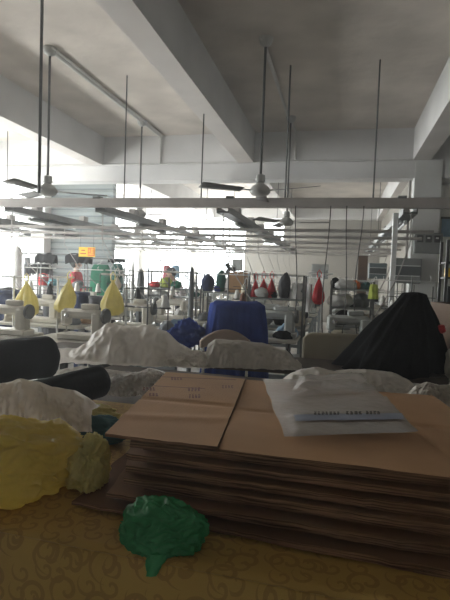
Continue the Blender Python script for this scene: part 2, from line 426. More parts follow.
RX = [('right', .70), ('central', -1.40), ('left', -2.98), ('second left', -4.30), ('third left', -5.6), ('outermost left', -6.65)]
RAILN = {'right': 'rail nearest right wall', 'central': 'rail through mid hall', 'left': 'first rail left of mid',
         'second left': 'second rail left of mid', 'third left': 'third rail left of mid', 'outermost left': 'rail along left windows'}
for i, (nm, x) in enumerate(RX):
    root = thing('cable_rail', {'right': 'grey cable rail with outlet boxes, nearest to the right wall', 'central': 'grey cable rail with outlet boxes, crossing the middle of the hall',
        'left': 'grey cable rail with outlet boxes, next one left of the middle rail', 'second left': 'grey cable rail with outlet boxes, second one left of the middle rail',
        'third left': 'grey cable rail with outlet boxes, next to the one along the windows', 'outermost left': 'grey cable rail with outlet boxes, closest to the left windows'}[nm], 'rail', (x, YBAR, ZB - .13), group='cable rails over the machines')
    L = 15.4 - YBAR
    m = MB(); m.box((0, L / 2 + .04, .030), (.15, L, .02)); m.box((-.070, L / 2 + .04, .065), (.012, L, .07)); m.box((.070, L / 2 + .04, .065), (.012, L, .07))
    m.obj('channel', M['rail'], root)
    k = 0; y = .65 + .2 * (i % 3)
    while y < L - .3:
        MB().box((0, y, .135), (.10, .14, .11), bev=.008).obj('outlet_box', M['conduit'], root)
        y += .95 + .12 * ((k * 7 + i) % 4); k += 1
    # lamps slung under the rail
    y = YBAR + .45 + .35 * (i % 3); k = 0
    while y < 13.9:
        root2 = None
        ordn = ['first', 'second', 'third', 'fourth', 'fifth', 'sixth', 'seventh', 'eighth'][k]
        lab = '%s tube lamp back from the cross bar, %s' % (ordn, RAILN[nm])
        if i == 0 and k == 0:
            proto_lamp = thing('hanging_tube_lamp', lab, 'lamp', (x, y, ZB - .185), group='tube lamps under the rails')
            MB().box((0, .62, .055), (.075, 1.22, .045), taper=.6).obj('housing', M['rail'], proto_lamp)
            MB().tube([(0, .03, .018), (0, 1.21, .018)], .014).obj('lamp_tube', M['tube'], proto_lamp, 40)
            for yy in (.02, 1.22): MB().box((0, yy, .03), (.03, .025, .05)).obj('lamp_holder', M['alu'], proto_lamp)
        else: dup(proto_lamp, (x, y, ZB - .185), 0, lab)
        y += 2.3; k += 1

# second, lower bars farther back
for k, (yy, zz, lab) in enumerate(((6.6, 2.05, 'nearest thin cross pipe under the rails'), (7.5, 2.02, 'second nearest thin cross pipe under the rails'), (10.0, 2.0, 'thin cross pipe a little in front of mid hall'), (13.2, 2.1, 'farthest thin cross pipe near the back wall'), (8.7, 2.16, 'thin dark cross pipe behind the second ceiling fan'), (11.5, 2.12, 'thin cross pipe in the far half of the hall'))):
    zz = ZB - .215 - .012 * (k % 3)
    single(MB().tube([(-6.6, yy, zz), (1.1, yy, zz)], .022), 'hanging_cross_pipe', M['conduit'], lab, 'pipe')

# hanger rods: top pixel, where they end
def rod(name, x, y, z0, z1, r, label, m='dark_metal'):
    mb = MB().tube([(x, y, z0), (x, y, z1)], r, 6)
    return tag(recenter(mb.obj(name, M[m], None, 60)), label, 'rod', 'hanger rods from the ceiling')
rodspec = [(124, 199, 'hanger rod between the leftmost fan rod and the central beam', CEIL, .008),
           (201, 200, 'hanger rod fixed to the underside of the central beam', 3.3, .008), (285, 200, 'hanger rod just right of the big near ceiling fan', CEIL, .011),
           (373, 201, 'hanger rod above the right rail, farthest right of the near ones', CEIL, .010), ]
for px, py, lab, zt, r in rodspec:
    p = PY(px, py, YBAR); rod('hanger_rod', p.x, YBAR, ZB + .05, zt, r, lab)
p = PY(39, 193, 3.75); rod('hanger_rod', p.x, 3.75, p.z, CEIL, .013, 'dark thick hanger rod just left of the leftmost ceiling fan')
p = PY(7, 190, 7.6); rod('hanger_rod', p.x, 7.6, p.z, CEIL, .008, 'thin hanger rod in front of the bright left windows')
k = 0
for i, (nm, x) in enumerate(RX):
    for yy, wd in ((10.6, 'middle'), (13.4, 'far')):
        zt = 3.3 if any(a_ <= x <= b_ for a_, b_ in ((-6.98, -6.78), (-4.49, -4.23), (-1.76, -1.50), (1.00, 1.26))) else CEIL
        rod('hanger_rod', x, yy, ZB - .09, zt, .007, '%s thin hanger rod of the %s' % (wd, RAILN[nm]))

# ------------------------------------------------------------------ ceiling fans
def fan(px, py_top, py_hub, label, blades, rz, rodr=.013):
    t = PZ(px, py_top, CEIL); d = (t - CAM).dot(_F)
    hub = P(px, py_hub, d)
    zh = hub.z
    root = thing('ceiling_fan', label, 'fan', (t.x, t.y, zh), rz, 'ceiling fans')
    h = CEIL - zh
    MB().lathe([(.02, h - .09), (.06, h - .06), (.075, h - .01), (.075, h)], n=16).obj('ceiling_cup', M['fan'], root, 50)
    MB().tube([(0, 0, .10), (0, 0, h - .05)], rodr).obj('down_rod', M['dark_metal'], root, 50)
    MB().lathe([(.02, .17), (.045, .16), (.05, .09), (.03, .08)], n=16).obj('lower_cup', M['fan'], root, 50)
    MB().lathe([(.04, -.05), (.085, -.04), (.105, -.01), (.105, .02), (.075, .05), (.035, .08)], n=24).obj('motor_housing', M['fan'], root, 50)
    for k in range(blades):
        a = 2 * math.pi * k / blades; c, s = math.cos(a), math.sin(a)
        mb = MB()
        def fn(u, v):
            x = .2 + .44 * u; wdt = (.055 + .02 * u) * (1 if u < .97 else .9)
            y = (v - .5) * 2 * wdt; z = .0 + y * .22
            return (x * c - y * s, x * s + y * c, z)
        mb.grid(fn, 10, 3)
        o = mb.obj('blade', M['fan_blade'], root, 60)
        sm = o.modifiers.new('solid', 'SOLIDIFY'); sm.thickness = .005
        MB().box((.155 * c, .155 * s, .0), (.13, .035, .008), rz=a).obj('blade_iron', M['fan'], o)
    return root
fan(266, 38, 190, 'nearest ceiling fan, long dark rod, right of the central beam', 3, YAW - R_(37))
fan(50, 48, 190, 'ceiling fan hanging from the bright ceiling close to the left windows', 3, R_(29))
fan(142, 121, 214, 'small distant ceiling fan just left of the central beam', 3, YAW - R_(25))
fan(291, 117, 222, 'small distant ceiling fan behind the nearest one, on the shaded side', 3, YAW - R_(20))
fan(307, 166, 236, 'smallest farthest ceiling fan, far half of the hall', 3, R_(8)) if False else None

# ================================================================== FRONT TABLE
TZ = .80
tA = PZ(0, 531, TZ); tB = PZ(215, 573, TZ)
ex = (tB - tA).normalized(); ex.z = 0; ex.normalize(); ey = Vector((-ex.y, ex.x, 0))
def T(u, v, z=0): return tA + ex * u + ey * v + Vector((0, 0, z))
tl = -.75; tr_ = 1.65; tdp = 2.0
root = thing('cutting_table', 'large table in the foreground under a gold patterned cloth', 'table', T(.45, tdp / 2, -TZ))
def world_part(mb, name, m, root, smooth=None):
    """mesh given in world space made a child of a root"""
    mw = Matrix.Translation(root.location) @ Matrix.Rotation(root.rotation_euler.z, 4, 'Z')
    inv = mw.inverted(); mb.v = [tuple(inv @ Vector(v)) for v in mb.v]
    return mb.obj(name, m, root, smooth)
mb = MB(); zt = TZ - .006
vs = [T(tl, .01), T(tr_, .01), T(tr_, tdp), T(tl, tdp)]
mb.add([v - Vector((0, 0, .006)) for v in vs] + [v - Vector((0, 0, .05)) for v in vs], [(0, 1, 2, 3), (7, 6, 5, 4), (0, 4, 5, 1), (1, 5, 6, 2), (2, 6, 7, 3), (3, 7, 4, 0)])
world_part(mb, 'table_top', M['ledge'], root)
for u in (tl + .1, tr_ - .1):
    for v in (.12, tdp - .12):
        p = T(u, v); mb = MB().box((p.x, p.y, (TZ - .05) / 2), (.06, .06, TZ - .05)); world_part(mb, 'leg', M['dark_metal'], root)
# cloth: top and hanging front with real folds, uv in metres
nu, nvt, nvd = 90, 40, 30
vs = []; uvs = []
drop = .62
path = [(v, 0.0, tdp - v) for v in [1.12 * (1 - j / nvt) for j in range(nvt)]]
path += [(-.012 + .012 * math.cos(a), -.012 + .012 * math.sin(a) - 0.0, tdp + .012 * (math.pi / 2 - a)) for a in (1.2, .8, .4, 0)]
mb = MB(); faces = []
rows = []
for (v, dz, s) in path: rows.append((v, dz, s, 0))
s0 = rows[-1][2]
for j in range(1, nvd + 1): rows.append((-.012, -.012 - drop * j / nvd, s0 + drop * j / nvd, j / nvd))
for (v, dz, s, dd) in rows:
    for i in range(nu + 1):
        u = tl + (tr_ - tl) * i / nu
        fold = dd * (.022 * math.sin(u * 11 + .8 * math.sin(u * 4)) + .012 * math.sin(u * 25 + 1)) - dd * .05
        zz = dz + .004 + (.0015 * nz((u, v, 0), 6) if dd == 0 else 0)
        vs.append(T(u, v + fold, zz)); uvs.append((u, s))
w = nu + 1
for j in range(len(rows) - 1):
    for i in range(nu): faces.append((j * w + i, (j + 1) * w + i, (j + 1) * w + i + 1, j * w + i + 1))
mb.add(vs, faces)
cl = mb.obj('tablecloth', M['brocade'], None, 180)
uvl = cl.data.uv_layers.new(name='UVMap')
for li, l in enumerate(cl.data.loops): uvl.data[li].uv = uvs[l.vertex_index]
tag(recenter(cl), 'gold brocade tablecloth with swirling vine pattern over the foreground table', 'tablecloth')

# ------------------------------------------------------------------ cardboard stack
SZ = 1.012   # top of stack
pA = PZ(105, 433, SZ); pB = PZ(450, 474, SZ); pC = PZ(166, 371, SZ)
sx = (pB - pA); sx.z = 0; sx.normalize(); sy = Vector((-sx.y, sx.x, 0))
dpt = (pC - pA).dot(sy); shear = (pC - pA).dot(sx)
print('stack depth', dpt, 'shear', shear, 'front w to edge', (pB - pA).length)
def S(u, v, z): return Vector((pA.x, pA.y, 0)) + sx * u + sy * v + Vector((0, 0, z))
def sheet(u0, u1, v0, v1, z, th, seed, label, skew=0, m='card', sag=.006, twist=0, shear_=0):
    """one flattened carton: two liners with a dark slit between, irregular outline"""
    nu, nv = 48, 16
    def fn(top):
        def g(u, v):
            uu = u0 + (u1 - u0) * u; vv = v0 + (v1 - v0) * v
            e = min(u, 1 - u, v, 1 - v)
            wob = .006 * nz((u * 9, v * 9, seed), 1, seed)
            if v == 0: vv += .010 * nz((u * 5, 1, seed), 1, seed) + .006 * nz((u * 31, 2, seed), 1, seed)
            if u == 0: uu += .016 * nz((2, v * 9, seed), 1, seed)
            uu += shear_ * v
            a = twist; x = uu - (u0 + u1) / 2; y = vv - (v0 + v1) / 2
            uu = (u0 + u1) / 2 + x * math.cos(a) - y * math.sin(a); vv = (v0 + v1) / 2 + x * math.sin(a) + y * math.cos(a)
            zz = z + (th if top else 0) + sag * nz((u * 2.2, v * 2.2, seed), 1, seed) * .5
            if e == 0 : zz -= 0
            return S(uu, vv, zz)
        return g
    mb = MB()
    w = nu + 1
    vt = [fn(True)(i / nu, j / nv) for j in range(nv + 1) for i in range(nu + 1)]
    vb = [fn(False)(i / nu, j / nv) for j in range(nv + 1) for i in range(nu + 1)]
    n = len(vt); fs = []; mi = []
    for j in range(nv):
        for i in range(nu):
            a = j * w + i
            fs.append((a, a + 1, a + w + 1, a + w)); fs.append((n + a, n + a + w, n + a + w + 1, n + a + 1)); mi += [0, 0]
    for i in range(nu):
        fs.append((i, n + i, n + i + 1, i + 1)); a = nv * w + i; fs.append((a, a + 1, n + a + 1, n + a)); mi += [1, 1]
    for j in range(nv):
        a = j * w; fs.append((a, a + w, n + a + w, n + a)); a = j * w + nu; fs.append((a, n + a, n + a + w, a + w)); mi += [1, 1]
    mb.v = [tuple(v) for v in vt + vb]; mb.f = fs; mb.mi = mi
    o = mb.obj('flattened_carton', [M[m], M['card_edge']])
    return tag(recenter(o), label, 'carton', 'stacked flattened cartons')
UW = 1.02
z = TZ + .006
spec = [ # u0,u1,v0,v1,th,material,label
    (-.07, UW + .05, -.02, dpt + .05, .009, 'card_d', 'dark brown flattened carton, lowest of the stack, touching the gold cloth'),
    (-.03, UW + .06, -.005, dpt, .010, 'card_d', 'wide dark flattened carton, second from the bottom of the stack'),
    (.09, UW + .03, -.015, dpt, .022, 'card_d', 'thick dark carton, third from the bottom of the stack'),
    (.015, UW + .02, .02, dpt - .02, .010, 'card', 'flattened carton jutting left at a third of the stack height'),
    (.10, UW, .005, dpt - .03, .024, 'card_d', 'thick flattened carton, fifth from the bottom of the stack'),
    (.055, UW + .01, .015, dpt - .01, .016, 'card', 'ragged ended flattened carton around the middle of the stack'),
    (.07, UW + .02, .0, dpt - .02, .012, 'card_d', 'flattened carton with frayed left end, seventh from the bottom'),
    (.06, UW - .01, .01, dpt, .018, 'card', 'frayed flattened carton, sixth from the top of the stack'),
    (.08, UW + .0, .02, dpt - .02, .012, 'card_d', 'dark flattened carton, fifth from the top of the stack'),
    (.05, UW + .02, .03, dpt - .01, .016, 'card', 'flattened carton, fourth from the top of the stack'),
    (.09, UW, .012, dpt - .02, .012, 'card', 'flattened carton, third from the top of the stack'),
    (.06, UW + .01, .018, dpt - .03, .014, 'card', 'smooth flattened carton right under the printed top one'),
]
tot = sum(s[4] for s in spec) + .0
gap = (SZ - .016 - z - tot) / len(spec)
print('carton gap', gap)
VO = [-.02, -.03, .012, -.012, .03, -.004, .022, .0, .034, .006, .03, .012]
for k, (u0, u1, v0, v1, th, m, lab) in enumerate(spec):
    v0 = VO[k]
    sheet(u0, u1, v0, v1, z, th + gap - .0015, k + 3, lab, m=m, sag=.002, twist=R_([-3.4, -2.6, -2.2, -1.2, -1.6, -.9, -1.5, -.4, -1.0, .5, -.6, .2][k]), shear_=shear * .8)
    z += th + gap
# the top carton: two leaves with creases and print
topc = thing('flattened_carton', 'printed tan flattened carton, topmost of the stack', 'carton', S(0, 0, z), group='stacked flattened cartons')
def leaf(u0, u1, seed, zoff, tilt):
    mb = MB(); nu, nv = 60, 48
    def g(top):
        def fn(u, v):
            e0 = u0 + (.045 * v - .018 if u0 > 0 else 0); e1 = u1 + (.045 * v - .018 if u1 < .5 else 0)
            uu = e0 + (e1 - e0) * u; vv = dpt * v
            cr2 = abs(uu - (.86 - .05 * v)); uu += shear * v
            zz = z + (.008 if top else 0) + zoff + .005 * nz((uu * 3, vv * 3, seed), 1) + .010 * (v ** 2) * (1 - u) * 0
            cre = abs(v - .46 - .02 * u); zz -= .006 * max(0, 1 - cre / .022); zz -= .006 * max(0, 1 - cr2 / .012) if u0 > 0 else 0; zz += .004 * max(0, 1 - abs(v - .2 - .1 * u) / .05) if u0 == 0 else 0
            zz += tilt * (1 - v) ** 3
            return S(uu, vv + .004 * nz((u * 8, 3, seed)), zz)
        return fn
    w = nu + 1; vt = [g(True)(i / nu, j / nv) for j in range(nv + 1) for i in range(w)]; vb = [g(False)(i / nu, j / nv) for j in range(nv + 1) for i in range(w)]
    n = len(vt); fs = []; mi = []
    for j in range(nv):
        for i in range(nu):
            a = j * w + i; fs += [(a, a + 1, a + w + 1, a + w), (n + a, n + a + w, n + a + w + 1, n + a + 1)]; mi += [0, 0]
    for i in range(nu):
        a = nv * w + i; fs += [(i, n + i, n + i + 1, i + 1), (a, a + 1, n + a + 1, n + a)]; mi += [1, 1]
    for j in range(nv):
        a = j * w; b = a + nu; fs += [(a, a + w, n + a + w, n + a), (b, n + b, n + b + w, b + w)]; mi += [1, 1]
    mb.v = [tuple(v) for v in vt + vb]; mb.f = fs; mb.mi = mi
    return world_part(mb, 'leaf', [M['card_top'], M['card_edge']], topc, 40)
usplit = .31
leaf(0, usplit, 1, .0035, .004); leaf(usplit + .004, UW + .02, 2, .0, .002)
# faint printed marks on the carton (illegible in the photo: short strokes)
def ink_marks(rows, m, parent, zz, name='print'):
    for (px, py, wpx, n, hpx, seed) in rows:
        mb = MB(); rnd = random.Random(seed)
        for i in range(n):
            x = px + wpx * i / n
            for k in range(3):
                yy = py - hpx * (k / 2.5) + rnd.uniform(-.15, .15); ww = wpx / n * rnd.uniform(.45, .8)
                a, b = PZ(x, yy, zz), PZ(x + ww, yy + .03 * ww, zz)
                c, d = PZ(x + ww, yy - hpx * .30, zz), PZ(x, yy - hpx * .30, zz)
                mb.add([a, b, c, d], [(0, 1, 2, 3)])
            if rnd.random() < .7:
                a, b = PZ(x + wpx / n * .3, py + .2, zz), PZ(x + wpx / n * .42, py + .2, zz); c, d = PZ(x + wpx / n * .42, py - hpx, zz), PZ(x + wpx / n * .3, py - hpx, zz)
                mb.add([a, b, c, d], [(0, 1, 2, 3)])
        world_part(mb, name, m, parent)
ink_marks([(143, 390.5, 13, 4, 3, 1), (149, 396, 10, 3, 2.6, 2), (188, 391, 13, 4, 3.2, 3), (189, 398, 12, 4, 3.2, 4), (171, 380, 12, 4, 2.5, 5), (222, 388, 12, 4, 2.5, 6)], M['ink_red'], topc, SZ + .0085)
mb = MB()
for (x0, y0, x1, y1) in ((160, 377, 236, 380), (152, 386, 205, 389)):
    a, b = PZ(x0, y0, SZ + .008), PZ(x1, y1, SZ + .008); c, d = PZ(x1, y1 - .6, SZ + .008), PZ(x0, y0 - .6, SZ + .008); mb.add([a, b, c, d], [(0, 1, 2, 3)])
world_part(mb, 'printed_line', M['ink_red'], topc)

# ------------------------------------------------------------------ clear flat bag on the stack
def poly_sheet(outline_px, zbase, name, m, label, cat, amp, seed, n=40, thick=0, fn_z=None):
    pts = [PZ(x, y, zbase) for x, y in outline_px]
    # bilinear patch from four corners (a: back left, b: back right, c: front right, d: front left)
    a, b, c, d = pts
    mb = MB()
    def fn(u, v):
        p = (a * (1 - u) + b * u) * (1 - v) + (d * (1 - u) + c * u) * v
        e = min(u, 1 - u, v, 1 - v)
        q = Vector((p.x + .006 * nz((u * 7, v * 7, 1), 1, seed), p.y + .006 * nz((u * 7, v * 7, 4), 1, seed), p.z))
        q.z += amp * max(0, rid((u * 2.2, v * 2.2, 0), 1, seed) - .6) * min(1, e * 12) + (fn_z(u, v) if fn_z else 0)
        return q
    mb.grid(fn, n, n)
    return mb, fn
bag = thing('clear_plastic_bag', 'flat clear plastic bag with blue band lying on the top carton', 'bag', PZ(340, 410, SZ + .014))
ob, f1 = poly_sheet([(263, 379), (366, 379), (418, 431), (284, 437)], SZ + .013, '', None, '', '', .004, 2.2)
world_part(ob, 'rear_film', M['clear_film'], bag, 180)
ob, f2 = poly_sheet([(277, 398), (386, 396), (417, 432), (289, 436)], SZ + .017, '', None, '', '', .004, 5.2)
world_part(ob, 'front_film', M['clear_film'], bag, 180)
ob, f3 = poly_sheet([(300, 376), (362, 373), (374, 392), (290, 396)], SZ + .019, '', None, '', '', .010, 8.2)
world_part(ob, 'rolled_edge', M['clear_film'], bag, 180)
ob, f4 = poly_sheet([(293, 414.5), (402, 413), (404, 419), (296, 420.5)], SZ + .0225, '', None, '', '', 0, 1.2, n=10)
world_part(ob, 'blue_band', M['stripe'], bag)
ink_marks([(314, 414.6, 27, 7, 2.8, 11), (346, 414.3, 17, 4, 2.8, 12), (366, 414.1, 15, 4, 2.8, 13)], M['ink'], bag, SZ + .0245, 'bag_print')

# ------------------------------------------------------------------ crumpled bags
def crz(p, f, seed, pw=1.5):
    return max(0., 1 - abs(noise.noise(Vector((p[0] * f + seed * 5.3, p[1] * f - seed * 2.9, p[2] * f + seed * 3.7))))) ** pw
def blob(c, r, seed, sub=5, amp=.16, freq=2.2, flat=None, squash=(1, 1, 1), oc=4, rot=0, crease=1.0):
    """crumpled film or cloth lump: broad swells plus sharp meeting creases"""
    import bmesh
    bm = bmesh.new(); bmesh.ops.create_icosphere(bm, subdivisions=sub, radius=1)
    mb = MB(); rm = Matrix.Rotation(rot, 3, 'Z')
    for v in bm.verts:
        p = v.co.copy()
        wp = p + Vector((nz(p, 1.7, seed + 11), nz(p, 1.7, seed + 12), nz(p, 1.7, seed + 13))) * .35
        d = 1 + amp * (1.0 * nz(p, freq * .55, seed) + crease * (.75 * (crz(wp, freq, seed) - .7) + .42 * (crz(wp, freq * 2.1, seed + 1) - .7) + .22 * (crz(wp, freq * 4.3, seed + 2) - .7)))
        q = Vector((p.x * squash[0], p.y * squash[1], p.z * squash[2])) * (d * r)
        q = rm @ q + Vector(c)
        if flat is not None and q.z < flat + .003: q.z = flat + .003 + .002 * (nz(p, 4, seed) + 1)
        mb.v.append(tuple(q))
    mb.f = [tuple(v.index for v in f.verts) for f in bm.faces]; mb.mi = [0] * len(mb.f); bm.free()
    return mb
g = PZ(163, 556, TZ)
gc = P(163, 541, (g - CAM).dot(_F) - .0)
root = thing('green_plastic_bag', 'crumpled green plastic bag at the front edge of the gold cloth', 'bag', (gc.x, gc.y, TZ + .004))
gb = P(162, 541, 1.10)
mb = blob((gb.x, gb.y, TZ + .045), .080, 3.3, 6, .26, 2.1, TZ + .004, (1.18, .80, .80), rot=YAW)
world_part(mb, 'bag_body', M['green_film'], root, 180)
mb = MB()
ta, tb = P(158, 553, 1.04), P(151, 576, 1.02)
def tail(u, v):
    c = ta.lerp(tb, v); w = .022 * (1 - v * .6); a = u * 2 * math.pi
    return c + _R * (w * math.cos(a) * (1 + .3 * math.sin(5 * a + v * 9))) + _F * (w * .4 * math.sin(a))
mb.grid(tail, 20, 12, wrap=True)
world_part(mb, 'bag_tail', M['green_film'], root, 180)

yb = P(36, 470, 1.36)
root = thing('yellow_plastic_bag', 'big bulging yellow plastic bag on the gold cloth beside the cartons', 'bag', (yb.x, yb.y, TZ + .004))
mb = blob((yb.x - .05, yb.y - .04, TZ + .095), .17, 6.1, 6, .30, 2.0, TZ + .004, (1.24, .86, .70), rot=YAW + .2)
world_part(mb, 'bag_body', M['yellow_film'], root, 180)
cb = P(88, 452, 1.36)
mb = blob((cb.x, cb.y, cb.z - .045), .070, 2.7, 6, .34, 2.0, TZ + .02, (.8, .9, 1.25), rot=YAW)
world_part(mb, 'clear_bag_neck', M['yellow_film2'], root, 180)
ob_ = P(30, 452, 1.17)
wc = P(72, 390, 1.95)
mb = blob((wc.x, wc.y, .845), .085, 14.4, 5, .3, 1.7, TZ + .004, (2.0, .6, .5), rot=YAW)
single(mb, 'yellow_plastic_bundle', M['yellow_film2'], 'pale yellow plastic showing under the smaller black roll', 'plastic film', smooth=180)
wc = P(100, 412, 1.75)
mb = blob((wc.x, wc.y, .845), .09, 12.4, 5, .25, 1.7, TZ + .004, (1.2, .8, .6), rot=YAW)
single(mb, 'dark_cloth_bundle', M['teal'], 'dark green cloth bundle squeezed left of the carton stack', 'cloth', smooth=180)

# ------------------------------------------------------------------ black fabric rolls
def fabric_roll(a, b, r, label):
    a, b = Vector(a), Vector(b); t = (b - a); Ln = t.length; t.normalize(); s = t.cross(Vector((0, 0, 1))).normalized(); up = s.cross(t)
    mb = MB()
    def fn(u, v):
        an = u * 2 * math.pi
        # rounded end
        k = v
        rr = r
        if k > .9: rr = r * math.sqrt(max(0, 1 - ((k - .9) / .1) ** 2 * .98))
        if k < .06: rr = r * math.sqrt(max(0, 1 - ((.06 - k) / .06) ** 2 * .98))
        rr *= 1 + .03 * nz((math.cos(an) * 2, math.sin(an) * 2, v * 6), 1, r * 50) 
        return a + t * (Ln * k) + s * (rr * math.cos(an)) + up * (rr * math.sin(an) * .96)
    mb.grid(fn, 36, 44, wrap=True)
    return single(mb, 'fabric_roll', M['roll_cloth'], label, 'fabric roll', 'black fabric rolls on the table', smooth=180)
e = P(40, 357, 2.55); fabric_roll(P(-85, 372, 2.42), P(60, 355, 2.7), .118, 'thicker black fabric roll, rear one entering from the left edge')
fabric_roll(P(12, 405, 2.0), P(107, 379, 2.3), .077, 'smaller black fabric roll lying slanted in front of the thicker roll')

# ------------------------------------------------------------------ white film behind the stack and to the right
def film_cover(px0, px1, top, base_py, d, seed, label, m='white_film', zmin=.785, back=.22, front=.22, amp=.8, name='plastic_cover', group='white covers over machines', fold=6):
    """a loose film sheet thrown over things: outline from its ridge, then folds and sharp creases"""
    n, mrows = 150, 64
    def ridge(px):
        for (x0, y0), (x1, y1) in zip(top, top[1:]):
            if x0 <= px <= x1:
                f = (px - x0) / (x1 - x0); f = f * f * (3 - 2 * f) * .5 + f * .5; return y0 + (y1 - y0) * f
        return top[0][1] if px < top[0][0] else top[-1][1]
    fr = Vector((_F.x, _F.y, 0)).normalized()
    mb = MB()
    def fn(u, v):
        px = px0 + (px1 - px0) * u
        pt = P(px, ridge(px), d); pb = P(px, base_py(px), d - front)
        if v <= .66:
            t = v / .66; s_ = math.sin(t * math.pi / 2) ** .8
            p = Vector((pb.x + (pt.x - pb.x) * t, pb.y + (pt.y - pb.y) * t, pb.z + (pt.z - pb.z) * s_))
        else:
            t = (v - .66) / .34; q = pt + fr * (back * t); p = Vector((q.x, q.y, pt.z + (pb.z - pt.z) * (t ** 1.6)))
        wob = .35 * nz((u * 2.5, v * 2, seed), 1)
        q1 = (u * fold + wob + v * 1.2, v * 1.3 + u, seed); q2 = (u * fold * 1.6 - v * 2 + wob, v * 3, seed + 3)
        w = .75 * (crz(q1, 1., seed) - .7) + .4 * (crz(q2, 1.2, seed + 1) - .7) + .22 * (crz((u * 7, v * 5, seed), 2.2, seed + 2) - .7) + .10 * (crz((u * 7, v * 5, seed), 4.5, seed + 4) - .7)
        k = min(1, .35 + .65 * abs(v - .66) * 3)
        p = p + (Vector((0, 0, .05 * w * k)) - fr * (.085 * w * k)) * amp
        p.z = max(p.z, zmin + .004 * (1 + nz((u * 30, v * 30, seed), 1)))
        return p
    mb.grid(fn, n, mrows)
    return single(mb, name, M[m], label, 'cover' if name == 'plastic_cover' else 'plastic film', group, smooth=180)
def film_heap(pxc, pyc, d, size, seed, label, m='white_film', amp=.25, freq=1.6, flat=TZ + .004, rot=None, group=None):
    c = P(pxc, pyc, d)
    mb = blob((c.x, c.y, c.z), 1, seed, 6, amp, freq, flat, size, rot=YAW if rot is None else rot)
    return single(mb, 'plastic_film_heap', M[m], label, 'plastic film', 'heaps of plastic film', smooth=180)
HG = 'heaps of plastic film'
film_cover(284, 424, [(284, 380), (292, 373), (303, 369), (318, 367), (335, 371), (352, 369), (372, 370), (392, 372), (408, 379), (424, 392)], lambda x: 400, 2.58, 3.9, 'long crumpled heap of white film right behind the carton stack', zmin=.81, back=.2, front=.2, name='plastic_film_heap', group=HG, amp=.55, fold=8)
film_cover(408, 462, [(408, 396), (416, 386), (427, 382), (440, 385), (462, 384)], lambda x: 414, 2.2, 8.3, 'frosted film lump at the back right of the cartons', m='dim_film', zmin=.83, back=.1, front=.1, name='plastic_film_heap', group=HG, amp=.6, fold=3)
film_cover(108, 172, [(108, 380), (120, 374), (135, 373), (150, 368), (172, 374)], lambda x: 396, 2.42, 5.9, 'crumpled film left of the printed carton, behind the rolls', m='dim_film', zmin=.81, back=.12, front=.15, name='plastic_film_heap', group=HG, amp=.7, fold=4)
film_cover(-22, 92, [(-22, 386), (5, 383), (20, 379), (34, 381), (52, 387), (72, 390), (84, 397), (92, 410)], lambda x: 432, 1.66, 9.1, 'heap of white plastic film behind the yellow bag, lower left', zmin=.81, back=.14, front=.16, name='plastic_film_heap', group=HG, amp=.42, fold=7)
q_ = P(457, 366, 3.42)
mb = blob((q_.x, q_.y, q_.z), 1, 10.3, 6, .25, 1.6, None, (.075, .07, .13), rot=YAW)
single(mb, 'hanging_film_bundle', M['dim_film'], 'frosted film bundle at the right edge against the brown crate', 'plastic film', smooth=180)
film_cover(50, 138, [(50, 374), (66, 368), (84, 366), (104, 369), (124, 371), (138, 379)], lambda x: 386, 2.85, 23.2, 'flat white film spread behind the smaller black roll', zmin=.81, back=.12, front=.15, name='plastic_film_heap', group=HG, amp=.5)

# rear work table with dark edge behind the front one
pe = PZ(245, 364, .78); pf = PZ(430, 377, .78)
dx = (pf - pe).normalized(); dy = Vector((-dx.y, dx.x, 0))
root = thing('work_table', 'dark edged table behind the cartons carrying white covers', 'table', ((pe.x + pf.x) / 2, (pe.y + pf.y) / 2, 0))
def Q(u, v, z): return Vector((pe.x, pe.y, 0)) + dx * u + dy * v + Vector((0, 0, z))
Lq = (pf - pe).length
mb = MB(); vs = [Q(-1.75, 0, .73), Q(Lq + .12, 0, .73), Q(Lq + .12, .46, .73), Q(-1.70, .46, .73)]
mb.add(vs + [v + Vector((0, 0, .05)) for v in vs], [(3, 2, 1, 0), (4, 5, 6, 7), (0, 1, 5, 4), (1, 2, 6, 5), (2, 3, 7, 6), (3, 0, 4, 7)])
world_part(mb, 'table_top', M['ledge'], root)
for u in (-1.65, Lq + .05):
    for v in (.06, .40):
        p = Q(u, v, 0); world_part(MB().box((p.x, p.y, .365), (.05, .05, .73)), 'leg', M['dark_metal'], root)

